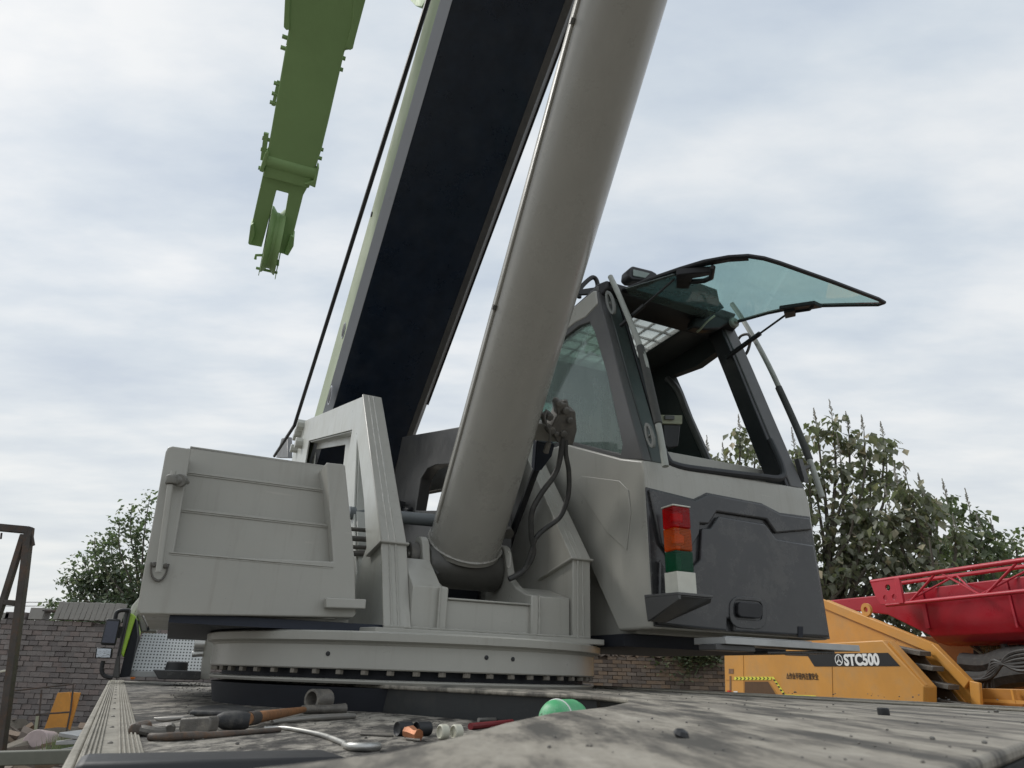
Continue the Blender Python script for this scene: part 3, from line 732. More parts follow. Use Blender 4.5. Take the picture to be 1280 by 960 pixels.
MB().lathe(onAx(633, 664, .1), -axn, [(.03, 0), (.03, .03)], 12).build('pipe_clamp', M['dull_steel'], cyl)

# ---- step box on the left ---------------------------------------------------------
BF = .55
A = lambda x, y, f=BF: onF(x, y, f)
sb = MB()
lc = [(237, 560), (212, 557), (206, 562), (170, 765), (173, 768), (216.7, 770), (216.7, 693)]
# side cheeks and front in one face plate with the stair opening cut away
face = [A(239, 561), A(216, 557.5), A(210, 559), A(207, 565), A(171, 762), A(174, 767.5), A(441, 772), A(445, 768), A(443.5, 700), A(431.5, 582), A(429, 580), A(408, 578), A(416.7, 702), A(216.7, 693.5)]
sb.prism(face, -F*.07)
box = sb.build('step_box', M['grey'], root, bevel=.008, seg=3, label='grey box with recessed steps and a hand rail')
bl0 = flz(A(171, 765))[1]; bl1 = flz(A(445, 770))[1]
bzb = flz(A(300, 769.5))[2]
sbk = MB(); sbk.box(-1.0, BF-.07, bl0+.01, bl1-.01, bzb, bzb+.012)
sbk.prism([A(207, 566, BF-.07), A(172, 763, BF-.07), A(174, 763, BF-.07), A(209, 566, BF-.07)], -F*1.3)
q0, q1, q2, q3 = A(431, 583, BF-.071), A(443, 700, BF-.071), A(443, 768, BF-.071), A(441, 768, BF-.071)
sbk.prism([q0, q1, q2, q3, q1-L*.012, q0-L*.012], -F*1.3)
sbk.build('box_shell', M['grey'], box, bevel=.003)
chk = MB()
i0 = [A(408, 578, BF-.001), A(416.5, 702, BF-.001)]
chk.prism([i0[0]+L*.002, i0[1]+L*.002, i0[1]+L*.012, i0[0]+L*.012], -F*1.0)
i0 = [A(239, 561, BF-.001), A(216.7, 693.5, BF-.001)]
chk.prism([i0[0]-L*.002, i0[1]-L*.002, i0[1]-L*.012, i0[0]-L*.012], -F*1.0)
chk.build('cheek_lining', M['grey'], box)
stp = [(BF-.001, (693.5, 702), None), (.50, (636.7, 653), (216.7, 693.5)), (.17, (591.7, 608), None), (-.02, (561.7, 578), None)]
zp = flz(A(316, 697))[2]
lev = [(zp, .36)]
def lv(x, y, f): return flz(onF(x, y, f))[2]
z1 = (lv(225, 637, .48)+lv(413, 653, .48))/2; z2 = (lv(235, 592, .43)+lv(410, 608, .43))/2; z3 = (lv(238, 562, .38)+lv(408, 578, .38))/2
la_, lb2 = flz(A(216.7, 693.5))[1]-.05, flz(A(416, 702))[1]+.003
ca_, cb2_ = flz(A(239, 561)), flz(A(216.7, 693.5))
def lz(z): return cb2_[1]+(ca_[1]-cb2_[1])*(z-cb2_[2])/(ca_[2]-cb2_[2])
for fa, fb, za, zc in ((.48, BF-.003, zp, z1), (.43, .48, z1, z2), (.38, .43, z2, z3)):
    la_ = lz(zc)-.006
    t_ = MB(); t_.box(fa-.008, fa, la_, lb2, za-.01, zc); t_.box(fa-.008, fb+.004, la_, lb2, za-.016, za-.006)
    t_.weld([S(fb+.005, la_, za-.008), S(fb+.005, lb2, za-.008)], .003)
    t_.build('step', M['grey'], box, bevel=.002)
MB().box(-.4, .38, la_, lb2, z3-.012, z3-.002).build('top_tread', M['grey'], box, bevel=.002)
# under-box dark recess and winch bay
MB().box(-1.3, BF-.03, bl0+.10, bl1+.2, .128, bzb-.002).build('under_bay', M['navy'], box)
# hand rail with its clamps
hr = MB(); q_ = BF+.045
hr.tube([onF(198.5, 715, q_), onF(213, 606, q_)], .0105, 12); 
hr.tube([onF(215, 598, q_), onF(217, 589, q_)], .010, 10)
hrail = hr.build('hand_rail', M['grey'], box, label='grey round hand rail bar')
cl = MB(); cl.lathe(onF(214.5, 604, q_), onF(217, 589, q_)-onF(214, 607, q_), [(.019, -.004), (.021, .0), (.021, .024), (.018, .028)], 20)
cl.tube([onF(216, 600, q_), onF(232, 601, q_-.02)], .018, 14); cl.tube([onF(224, 600.5, q_), onF(227, 601, q_-.02)], .023, 14); cl.tube([onF(231, 598, q_-.01), onF(235, 604, q_-.03)], .008, 6)
cl.build('rail_clamp', M['clampgrey'], hrail, bevel=.002)
bpz = MB(); q2_ = BF+.004
bpz.prism([onF(x, y, q2_) for x, y in ((190, 703), (211, 704), (207, 717), (202, 724), (197, 725.5), (192, 722), (189, 715))], F*.006)
bpl = bpz.build('rail_base', M['grey'], hrail, bevel=.002)
bo = MB()
for x, y in ((193, 706), (207, 707.5)): bo.lathe(onF(x, y, q2_+.006), F, [(.009, 0), (.009, .006), (.005, .009)], 10)
bo.tube(spline([onF(x, y, q2_+.007) for x, y in ((189, 703), (189, 716), (193, 724), (199, 726), (206, 720), (211, 705))], 5), .0035, 6)
bo.build('base_bolts', M['dull_steel'], hrail)
# stop bar sticking out right of the box
sbx = MB(); sbx.prism([onF(408, 747, .60), onF(458, 749, .60), onF(457, 761, .60), onF(407, 759.5, .60)], -F*.045)
sbx.build('stop_bar', M['grey'], up, bevel=.004)

# ---- operator's cab -----------------------------------------------------------
LI, LO, CF_ = .741, 1.686, .90
ZS = .865
def cfz(x, y): q = flz(onL(x, y, LI)); return (q[0], q[2])
cabroot = MB()
zc0 = .18
lower_side = [(CF_, zc0), (.66, zc0), (.0, 1.06), (-.75, 1.28), (-.9, 1.3), (-.9, 1.42), (-.55, 1.30), cfz(700, 553), cfz(780, 571), (.888, ZS-.012), (CF_, .80)]
# near side skin
cabroot.prof([(CF_, zc0), (.66, zc0), (.02, 1.02), (-.85, 1.02), (-.85, 1.27), cfz(707, 554), cfz(776, 572), (.885, ZS), (CF_, .80)], LI, LI+.05)
# front skin (upper grey band) and far side skin
cabroot.prof([(CF_-.04, zc0+.002), (CF_+.0012, zc0+.002), (CF_+.0012, .80), (.8863, ZS+.003), (.83, ZS+.001), (.84, .80)], LI+.013, LO-.013)
cabroot.prof([(CF_, zc0), (-.85, zc0), (-.85, 1.02), (.885, ZS+.005), (CF_, .80)], LO-.05, LO)
cab = cabroot.build('operator_cab', M['grey'], root, bevel=.012, seg=3, label='grey crane operator cab with open front windscreen')
ub = MB(); ub.prof([(.72, .17), (.70, 1.0), (-.84, 1.0), (-.84, .17)], LI+.055, LO-.055)
ub.build('cab_body', M['grey'], cab, bevel=.006)
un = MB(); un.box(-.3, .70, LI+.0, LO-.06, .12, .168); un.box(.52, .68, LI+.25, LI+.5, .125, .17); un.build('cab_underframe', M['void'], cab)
MB().prof([(.66, .135), (.66, .175), (.62, .175), (.62, .135)], LI+.12, LI+.38).build('hinge_bar', M['grey'], cab, bevel=.004)
# embossed panel on the near side
em = MB().prism([onL(x, y, LI) for x, y in ((718, 602), (728, 595), (775, 601), (786, 612), (789, 640), (784, 688), (758, 664))], -L*.005)
em.build('side_emboss', M['grey'], cab, bevel=.0048, seg=4)
# charcoal front trim
Ft = lambda x, y, f=CF_+.004: onF(x, y, f)
trim_back = MB().prism([Ft(806, 609, CF_), Ft(866, 624, CF_), Ft(882, 616, CF_), Ft(950, 629, CF_), Ft(973, 641, CF_), Ft(1011, 646, CF_), Ft(1036, 799, CF_), Ft(816.5, 783, CF_)], F*.008)
tb = trim_back.build('front_trim', M['charcoal'], cab, bevel=.003, label='charcoal lower front panel')
upb = MB().prism([Ft(809, 612, CF_+.008), Ft(866, 626.5, CF_+.008), Ft(882.5, 618.5, CF_+.008), Ft(950, 631, CF_+.008), Ft(972, 643.5, CF_+.008), Ft(1009, 648.5, CF_+.008), Ft(1012, 663, CF_+.008), Ft(967, 667, CF_+.008), Ft(955, 650, CF_+.008), Ft(893, 640.5, CF_+.008), Ft(883, 656, CF_+.008), Ft(872, 655, CF_+.008), Ft(871, 668, CF_+.008), Ft(845, 715, CF_+.008), Ft(838, 700, CF_+.008), Ft(823, 680, CF_+.008)], F*.018)
upb.build('trim_upper', M['charcoal'], tb, bevel=.007, seg=3)
lwb = MB().prism([Ft(874, 661, CF_+.008), Ft(884.5, 661.5, CF_+.008), Ft(894.5, 646, CF_+.008), Ft(952.5, 655.5, CF_+.008), Ft(966, 674, CF_+.008), Ft(1013, 682, CF_+.008), Ft(1033, 797, CF_+.008), Ft(913, 790, CF_+.008), Ft(913, 774, CF_+.008), Ft(905, 774, CF_+.008), Ft(905, 789.5, CF_+.008), Ft(820, 781, CF_+.008), Ft(822, 700, CF_+.008), Ft(843, 728, CF_+.008), Ft(872, 700, CF_+.008)], F*.022)
lwb.build('trim_lower', M['charcoal'], tb, bevel=.009, seg=3)
def rrect(cx, cy, w, h, r, f, k=5, sh=.08):
    out = []
    for qx, qy, a0 in ((1, 1, 0), (-1, 1, 90), (-1, -1, 180), (1, -1, 270)):
        for i in range(k):
            a = rad(a0+90*i/(k-1)); X = qx*(w/2-r)+r*math.cos(a); Y = qy*(h/2-r)+r*math.sin(a); out.append(onF(cx+X, cy+Y+sh*X, f))
    return out
hs = MB(); hs.holed(rrect(934, 766, 46, 40, 14, CF_+.028), [rrect(934, 763, 35, 24, 6, CF_+.028)], F*.007); hs.build('handle_skirt', M['charcoal'], tb, bevel=.004)
MB().prism(rrect(933.5, 763, 30, 19, 5, CF_+.030), F*.022).build('front_handle', M['black'], tb, bevel=.004)
sl = MB(); sl.prism([Ft(x, y, CF_+.029) for x, y in ((997, 783), (1003, 783.5), (1003, 797), (997, 796.5))], F*.004); sl.build('drain_slot', M['void'], tb)
# upper cab: near side panel with window opening
win = [cfz(736, 402), cfz(742, 414), cfz(757, 465), cfz(777, 556), cfz(775, 567), cfz(707, 550), (-.55, 1.27), (-.62, 1.32), (-.55, 1.74), (-.45, 1.78), (.35, 1.765)]
sidep = [cfz(745, 364), (.52, 1.90), (-.85, 1.93), (-.85, 1.27), cfz(707, 556), cfz(776, 574), (.885, ZS), cfz(790, 528), cfz(774, 470), cfz(760, 415)]
grs = [cfz(745, 364), (.52, 1.90), (-.85, 1.93), (-.85, 1.83), (.33, 1.80), (.43, 1.78), cfz(747, 380)]
us = MB().prof(grs, LI-.002, LI+.05).build('roof_side', M['grey'], cab, bevel=.010, seg=3)
sp_ = MB().holed([S(f, LI+.004, z) for f, z in sidep], [[S(f, LI+.004, z) for f, z in win]], L*.045); sp_.build('side_pillar_frame', M['charcoal_trim'], cab, bevel=.005)
MB().prism([S(f, LI+.02, z) for f, z in win], L*.005).build('side_window', M['winglass'], cab)
# front pillars (curved), sill and header
pfz = [(.884, ZS), (.82, 1.057), (.735, 1.319), (.648, 1.592), (.585, 1.78), (.545, 1.89)]
def pillar(l_a, l_b, dep=.05, off=0, grow=0, zadd=0):
    mb = MB(); n = len(pfz); o = 0
    for i, (f, z) in enumerate(pfz):
        z += zadd
        mb.v += [S(f+off, l_a, z), S(f+off, l_b, z), S(f+off-dep, l_b, z-.012), S(f+off-dep, l_a, z-.012)]
    for i in range(n-1):
        for k in range(4): kk = (k+1) % 4; mb.face([i*4+k, i*4+kk, (i+1)*4+kk, (i+1)*4+k])
    mb.face([3, 2, 1, 0]); mb.face([4*(n-1)+k for k in range(4)])
    return mb
pillar(LI+.05, LI+.125, .05).build('front_pillar', paint('dark_green_black_trim', (.045, .055, .052), .35, .2, (.14, .15, .14), .3), cab, bevel=.006)
pillar(LI+.127, LI+.142, .06, .006).build('windscreen_seal', M['black'], cab, bevel=.004)
pillar(LO-.09, LO, .07).build('front_pillar', M['charcoal_trim'], cab, bevel=.006)
pillar(LO-.115, LO-.092, .10, -.004).build('windscreen_seal', M['black'], cab, bevel=.004)
MB().tube(spline([S(.80, LI+.135, 1.07), S(.868, LI+.14, ZS+.04), S(.882, LI+.19, ZS+.002), S(.885, LI+.4, ZS+.006), S(.888, LO-.30, ZS+.018), S(.886, LO-.16, ZS+.03), S(.868, LO-.115, ZS+.09), S(.80, LO-.10, 1.12)], 6), .017, 10).build('sill_seal', M['black'], cab)
MB().box(.62, .872, LI+.06, LO-.06, ZS-.12, ZS-.012).build('dashboard', M['inner'], cab, bevel=.02)
# far side wall with its big door window opening
R_ = lambda x, y: onL(x, y, LO-.06)
wr_ = [R_(905, 438), R_(893, 441), R_(870, 458), R_(838, 470), R_(846, 488), R_(858, 520), R_(886, 583), R_(968, 598), R_(969, 585), R_(940, 515), R_(915, 452)]
wr2 = [R_(845, 545), R_(856, 543), R_(862, 560), R_(866, 577), R_(850, 574), R_(838, 566)]
outr = [S(f, LO-.06, z) for f, z in ((.86, ZS), (.80, 1.09), (.52, 1.90), (-.85, 1.93), (-.85, .8))]
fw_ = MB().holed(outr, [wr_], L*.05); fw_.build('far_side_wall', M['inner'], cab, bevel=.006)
bpil = MB().tube(spline([R_(836, 474)-L*.01, R_(850, 490)-L*.01, R_(862, 520)-L*.01, R_(890, 583)-L*.01], 5), .022, 8)
bpil.build('door_pillar', M['charcoal_trim'], cab)
# roof, hatch, rear wall
hz = 1.885
hatch = [onZ(x, y, hz) for x, y in ((764, 383), (862, 410), (808, 447), (792, 456))]
hb_ = flz(hatch[0]); hc_ = flz(hatch[1])
HL0, HL1 = LI+.12, 1.43; HF1, HF0 = .45, -.35
rf = MB().holed([S(f, l, 1.89) for f, l in ((.53, LI+.02), (.53, LO-.02), (-.85, LO-.02), (-.85, LI+.02))], [[S(f, l, 1.89) for f, l in ((HF1, HL0), (HF1, HL1), (HF0, HL1), (HF0, HL0))]], Z*.045)
roof = rf.build('cab_roof', M['charcoal_trim'], cab, bevel=.01)
MB().prism([S(f, l, 1.90) for f, l in ((HF1, HL0), (HF1, HL1), (HF0, HL1), (HF0, HL0))], Z*.006).build('roof_hatch', M['hatch'], cab, label='frosted roof hatch with a wire guard')
gd = MB()
for i in range(5): l_ = HL0+(HL1-HL0)*(i+.5)/5; gd.tube([S(HF0, l_, 1.914), S(HF1, l_, 1.914)], .008, 6)
for i in range(7): f_ = HF0+(HF1-HF0)*(i+.5)/7; gd.tube([S(f_, HL0, 1.914), S(f_, HL1, 1.914)], .008, 6)
gd.build('hatch_guard', M['dull_steel'], cab)
MB().prof([(.545, 1.86), (.60, 1.88), (.60, 1.93), (.50, 1.96), (.42, 1.95), (.42, 1.86)], LI+.03, LO-.02).build('roof_header', M['black'], cab, bevel=.012)
rw = [S(-.80, l, z) for l, z in ((LI+.05, .9), (LO-.06, .9), (LO-.06, 1.89), (LI+.05, 1.89))]
rwh = [S(-.80, l, z) for l, z in ((LI+.10, 1.33), (LI+.5, 1.33), (LI+.5, 1.80), (LI+.10, 1.80))]
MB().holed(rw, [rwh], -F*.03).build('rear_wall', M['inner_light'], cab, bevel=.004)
MB().prism([p - F*.01 for p in rwh], -F*.005).build('rear_window', M['openglass'], cab)
# driver's seat
se = MB(); se.prof([(-.15, 1.0), (-.15, 1.10), (-.62, 1.08), (-.62, 1.0)], 1.02, 1.42); se.prof([(-.56, 1.08), (-.68, 1.60), (-.60, 1.62), (-.46, 1.10)], 1.0, 1.44); se.prof([(-.62, 1.62), (-.66, 1.8), (-.58, 1.8), (-.55, 1.63)], 1.1, 1.34)
se.build('driver_seat', M['black'], cab, bevel=.03, seg=3)
# display on its bar
ds = MB(); ds.prism([onF(x, y, .45) for x, y in ((829, 530), (851, 531), (848, 558), (836, 560), (831, 557))], -F*.08); ds.build('display', M['black'], cab, bevel=.006)
db = MB(); db.prism([onF(x, y, .46) for x, y in ((812, 518), (853, 519), (853, 530), (812, 529))], -F*.04); db.build('display_bar', M['olive'], cab, bevel=.003)
db = MB(); db.prism([onF(x, y, .465) for x, y in ((830, 519.5), (842, 520), (842, 525), (830, 524.5))], F*.01); db.build('display_label', M['charcoal_trim'], cab, bevel=.002)
# lifted windscreen pane
g0_ = S(.58, .82, 1.90); g1_ = S(.58, 1.66, 1.90); g2_ = S(1.40, 1.36, 1.662)
gn = (g1_-g0_).cross(g2_-g0_).normalized(); gn = gn if gn.z > 0 else -gn
Gp = lambda x, y, o=0: onP(x, y, g0_+gn*o, gn)
gpx = [(776, 364), (812, 349), (850, 336), (880, 327), (910, 321.5), (935, 320), (955, 323), (975, 329), (1040, 352), (1098, 374), (1105, 378), (1098, 380.5), (1060, 381), (1020, 382), (990, 385), (960, 391), (925, 401), (905, 408)]
pane = MB().prism([Gp(x, y) for x, y in gpx], gn*.006).build('windscreen_pane', M['openglass'], cab, label='tilted up tinted windscreen pane')
gf = MB(); rimp = [Gp(x, y, .003) for x, y in gpx]; gf.tube(rimp+[rimp[0]], .010, 8); gf.build('pane_rim', M['black'], pane)
fr2 = MB()
for a, b in zip(gpx[:6], gpx[1:6]):
    fr2.prism([Gp(*a, -.003), Gp(*b, -.003), Gp(b[0]+1.0, b[1]+6, -.003), Gp(a[0]+1.0, a[1]+6, -.003)], gn*.002)
fr2.build('pane_border', M['black'], pane)
hd = MB(); hd.prism([Gp(x, y, -.008) for x, y in ((846, 336), (864, 334), (892, 332), (893, 335), (886, 337), (866, 341), (862, 354), (846, 353))], -gn*.03)
hd.tube([Gp(x, y, -.03) for x, y in ((862, 352), (880, 351), (889, 347), (891, 334))], .013, 8)
hd.build('pane_handle', M['black'], pane, bevel=.004)
h2 = MB(); h2.prism([Gp(x, y, -.008) for x, y in ((974, 382), (1018, 375.5), (1028, 380), (1000, 385), (984, 387))], -gn*.02); h2.prism([Gp(x, y, -.02) for x, y in ((980, 386), (994, 384), (995, 391), (982, 394))], -gn*.02)
h2.tube([Gp(x, y, -.03) for x, y in ((992, 390), (1012, 387), (1016, 383))], .008, 6); h2.build('pane_bracket', M['black'], pane, bevel=.003)
hg = MB(); hg.lathe(S(.60, 1.62, 1.885), F, [(.030, 0), (.030, .02), (.022, .026), (.018, .022)], 20); hg.lathe(S(.615, 1.62, 1.885), F, [(.012, 0), (.010, .02)], 12)
hg.build('hinge_knob', M['rod'], pane, bevel=.002)
MB().prism([onF(x, y, .60) for x, y in ((868, 398), (903, 386), (921, 392), (917, 400), (900, 411), (880, 412), (866, 408))], -F*.06).build('hinge_cover', M['black'], pane, bevel=.01)
cvl = MB(); cvl.tube(spline([onF(893, 395, .63), onF(884, 402, .64), onF(876, 411, .64), onF(871, 415, .62)], 4), .006, 6); cvl.build('hinge_lever', M['olive'], pane)
cl_ = MB(); cl_.prism([Gp(x, y, -.02) for x, y in ((782, 360), (842, 342), (896, 362), (899, 376), (905, 384), (880, 398), (786, 366))], -gn*.004)
M['shade'] = glass('tinted_sun_film', (.28, .36, .36), dirt=.28)
cl_.build('sun_film', M['shade'], pane)
st1 = MB(); a0_ = onF(776, 407, .66); a1_ = Gp(843, 349, -.03); st1.tube([a0_, a0_.lerp(a1_, .45)], .011, 8); st1.tube([a0_.lerp(a1_, .45), a1_], .0055, 8); st1.build('gas_strut', M['black'], cab)
st1 = MB(); a0_ = onF(908, 447, .60); a1_ = Gp(983, 393, -.03); st1.tube([a0_, a0_.lerp(a1_, .58)], .013, 8); st1.tube([a0_.lerp(a1_, .58), a1_], .0055, 8); st1.build('gas_strut', M['black'], cab)
# front grab rails with foam sleeves
def rail(pts, l, segs, nm, lab):
    P = [onL(x, y, l) for x, y in pts]; r_ = MB().tube(spline(P, 5), .0145, 12).build('grab_rail', M['rod'], cab, label=lab)
    s_ = MB().tube(spline([onL(x, y, l) for x, y in segs], 5), .0185, 12).build('foam_sleeve', M['sleeve'], r_, bevel=.003)
rail([(763, 346), (775, 372), (803, 441), (812, 484), (822, 527), (832, 583)], .80, [(800, 433), (806, 455), (814, 490), (823, 530)], '', 'left grab rail with dark sleeve')
rail([(915, 380), (930, 402), (952, 440), (975, 487), (1010, 570), (1028, 622)], 1.80, [(973, 484), (985, 510), (999, 542), (1012, 575)], '', 'right grab rail with dark sleeve')
bk = MB()
for x, y, w, h in ((762, 378, 5, 15), (811, 544, 5, 16)):
    ov = [onL(x+w*math.cos(a)+.22*h*math.sin(a), y+h*math.sin(a), .765) for a in [2*PI*i/16 for i in range(16)]]
    hv = [onL(x+.45*w*math.cos(a)+.16*h*math.sin(a), y+.72*h*math.sin(a), .765) for a in [2*PI*i/12 for i in range(12)]]
    bk.holed(ov, [hv], L*.012); bk.tube([onL(x, y, .77), onL(x+8, y+4, .80)], .008, 6)
build_split(bk, 'rail_bracket', M['rod2'], cab, bevel=.002)
bk = MB()
bk.tube(spline([onL(x, y, 1.74) for x, y in ((921, 428), (926, 420), (935, 418), (938, 425), (934, 440), (927, 446), (920, 444))], 4), .009, 6)
bk.prism([onL(x, y, 1.70) for x, y in ((992, 574), (998, 573), (1005, 597), (1005, 603), (1000, 602))], L*.03); bk.tube([onL(1001, 588, 1.72), onL(1014, 582, 1.80)], .01, 6)
build_split(bk, 'rail_bracket', M['charcoal_trim'], cab, bevel=.002)
# work lamp and roof loop handle
wl_ = MB(); wl_.prism([onF(x, y, .46) for x, y in ((785, 345), (786, 336), (791, 332), (815, 338), (822, 342), (820, 352), (790, 350))], -F*.08)
lamp = wl_.build('work_lamp', M['black'], cab, bevel=.01); MB().prism([onF(x, y, .463) for x, y in ((791, 337), (812, 342), (806, 348), (791, 345))], F*.006).build('lamp_lens', M['lampglass'], lamp, bevel=.003)
MB().tube(spline([onF(x, y, .2) for x, y in ((724, 372), (726, 360), (738, 348), (744, 348), (747, 356), (746, 368))], 6), .014, 10).build('roof_handle', M['black'], cab)
MB().prism([onF(x, y, .35) for x, y in ((722, 362), (749, 358), (756, 361), (752, 367), (724, 368))], -F*.02).build('roof_rail', M['black'], cab, bevel=.003)
# signal tower and its bracket
bkt = MB(); FT = 1.06
lt0 = flz(onF(847, 741, FT))[1]; lt1 = lt0+.088
zt = [flz(onF(862, y, FT))[2] for y in (742, 715.5, 689, 661, 635)]
bkt.prism([S(CF_+.03, lt0-.06, zt[0]-.012), S(CF_+.03, lt1+.055, zt[0]-.012), S(FT+.03, lt1+.055, zt[0]-.012), S(FT+.03, lt0-.02, zt[0]-.012)], Z*.010)
bkt.prism([S(CF_+.03, lt0-.06, zt[0]-.012), S(FT+.03, lt0-.02, zt[0]-.012), S(FT+.03, lt0-.02, zt[0]-.028), S(CF_+.03, lt0-.05, zt[0]-.10)], L*.012)
bkt.prism([S(FT+.028, lt0-.018, zt[0]-.014), S(FT+.028, lt1+.05, zt[0]-.014), S(FT+.02, lt1+.05, zt[0]-.03), S(CF_+.04, lt0+.03, zt[0]-.10), S(CF_+.04, lt0-.04, zt[0]-.10), S(FT+.02, lt0-.018, zt[0]-.03)], -F*.008)
bkt.build('tower_bracket', M['charcoal_trim'], cab, bevel=.004)
tw = MB().box(FT-.075, FT+.005, lt0, lt1, zt[0], zt[1]).box(FT-.072, FT-.068, lt0+.006, lt1-.006, zt[1], zt[4]).build('signal_tower', M['gwhite'], cab, bevel=.006, label='red, amber, green and white stacked signal tower')
for i, mt in ((1, 'lens_green'), (2, 'lens_amber'), (3, 'lens_red')):
    MB().box(FT-.072, FT+.002, lt0+.003, lt1-.003, zt[i]+.001, zt[i+1]-.001).build('lamp_lens', M[mt], tw, bevel=.004)
MB().box(FT-.075, FT+.005, lt0, lt1, zt[4], zt[4]+.006).build('tower_cap', M['gwhite'], tw, bevel=.002)
cr_ = MB(); 
for i in (2, 3): cr_.lathe(S(FT-.035, (lt0+lt1)/2, (zt[i]+zt[i+1])/2-.02), Z, [(.010, 0), (.024, .008), (.026, .034), (.012, .044)], 14)
build_split(cr_, 'added_reflector', M['gwhite'], tw)  # white reflectors added inside the amber and red lenses to brighten them
# step platform beyond the cab
FS = 1.10
ls0, ls1, ls2 = flz(onF(880, 800, FS-.1))[1], flz(onF(907, 800, FS))[1], flz(onF(1075, 812, FS))[1]
zp0 = .128
sp2 = MB().prism([S(FS, ls1, zp0), S(FS, ls2, zp0), S(.94, ls2, zp0), S(.94, ls0, zp0), S(FS-.08, ls0, zp0)], Z*.024)
for i in range(64): l_ = ls1+(ls2-ls1)*.62*(i+.5)/64; sp2.prism([S(FS-.001, l_, zp0+.024), S(FS-.001, l_+.007, zp0+.024), S(FS-.02, l_+.007, zp0+.024), S(FS-.02, l_, zp0+.024)], Z*.004)
sp2.build('step_platform', M['alu'], cab, bevel=.0015, label='serrated aluminium step below the cab')
MB().prism([S(FS-.02, ls1-.03, zp0-.022), S(FS-.02, ls1+.16, zp0-.022), S(.98, ls1+.16, zp0-.022), S(.98, ls1-.03, zp0-.022)], Z*.021).build('step_support', M['charcoal_trim'], cab, bevel=.003)
MB().prism([S(FS-.04, ls1+.24, zp0-.026), S(FS-.04, ls2-.10, zp0-.012), S(.98, ls2-.1, zp0-.012), S(.98, ls1+.24, zp0-.026)], Z*.011).build('step_support', M['charcoal'], cab, bevel=.003)
# cheap warning: small floor rubber on the right deck
# ---- stowed jib -------------------------------------------------------------
JT = ray(340, 180)*5.0
jn = bd.cross(L).normalized(); jn = jn if jn.z > 0 else -jn
J = lambda x, y, o=0: onP(x, y, JT+jn*o, jn)
def jp(px, nm, mt, par, depth, off=0, bev=.006): return MB().prism([J(x, y, off) for x, y in px], jn*depth).build(nm, M[mt], par, bevel=bev)
jib = MB().prism([J(x, y) for x, y in ((357, -200), (361, 36), (329, 221), (386, 236), (402, 187), (411, 150), (431, 63), (441, 62), (500, -200))], jn*.40).build('stowed_jib', M['green'], root, bevel=.01, label='green stowed jib with sheave at its tip')
jp([(352, -200), (356, 0), (354.5, 34), (358, 38), (362, 37), (366, -200)], 'jib_edge_plate', 'green', jib, .30, -.012)
jp([(510, -200), (457, 0), (441, 60), (438, 63), (431, 60), (440, 30), (455, -200)], 'jib_edge_plate', 'green', jib, .30, -.012)
ctb = MB(); ctb.tube([J(331, 199, .03), J(397, 217, .03)], .052, 20); ctb.build('jib_cross_tube', M['green'], jib)
jp([(334, 188), (331, 192), (324, 214), (329, 216), (336, 192)], 'jib_lug', 'green', jib, .1, -.03)
jp([(397, 207), (399, 210), (394, 235), (387, 232), (380, 230), (392, 226)], 'jib_lug', 'green', jib, .1, -.03)
fork = MB().prism([J(x, y, .03) for x, y in ((330, 212), (388, 228), (379, 244), (366, 296), (360.6, 319), (348, 316), (360.6, 242), (345.6, 238), (327, 309), (311, 306), (314, 284))], jn*.12)
fk = fork.build('jib_fork', M['green'], jib, bevel=.005)
jp([(313, 282), (317, 279), (319, 292), (314, 306), (310, 305)], 'fork_pad', 'green', fk, .14, 0)
jp([(363, 294), (368, 297), (367, 308), (360, 320), (355, 318)], 'fork_pad', 'green', fk, .14, 0)
sa, sb_ = J(350, 262, .10), J(333.5, 338, .10); sc_c = (sa+sb_)/2; R__ = (sa-sb_).length/2
fx = (J(352, 300, 0)-J(340, 297, 0)).normalized()
MB().lathe(sc_c-fx*.055, fx, [(R__, 0), (R__*.98, .014), (R__*.84, .044), (R__*.84, .066), (R__*.98, .096), (R__, .11)], 48).build('jib_sheave', M['green'], jib, label='grooved rope sheave in the jib fork')
gp = MB()
for o_ in (-.068, .062): 
    a, b = J(354, 245, .06)+fx*o_, J(333.5, 347, .06)+fx*o_
    gp.prism([a, b, b+jn*.09, a+jn*.09], fx*.006)
gp.tube([sb_-fx*.085-jn*.0, sb_+fx*.085], .012, 8); gp.tube([J(319, 324, .08), J(320, 319, .08), J(329, 319, .08)], .012, 6); gp.tube([J(341, 325, .08), J(348, 326, .08), J(347, 332, .08)], .012, 6)
gp.build('rope_guard', M['green'], jib, bevel=.002)
jb = MB()
for x, y in ((355, 46), (353, 59.6), (344.5, 104), (342, 117), (339.5, 128), (330, 173), (328, 187), (325, 210)):
    P = J(x, y, .03); jb.lathe(P, -fx, [(.016, -.06), (.016, .012)], 6)
for x, y in ((430, 73), (427, 87), (402.6, 187), (400.7, 198), (396, 212)):
    P = J(x, y, .03); jb.lathe(P, fx, [(.016, -.06), (.016, .010)], 6)
build_split(jb, 'jib_bolt', M['green'], jib)
sd_ = MB(); sd_.tube([J(348.5, 101, .03), J(341.5, 132, .03)], .015, 4); sd_.tube([J(333, 166, .03), J(328.5, 200, .03)], .022, 4); build_split(sd_, 'jib_side_bar', M['green'], jib)

# ================================================================== THINGS ON THE DECK
DZ = HD+.001
def D(x, y, z=DZ): return onZ(x, y, z)
def at_h(x, y, ref):      # a point above the deck in the vertical plane facing the eye through ref
    return onY(x, y, ref.y)
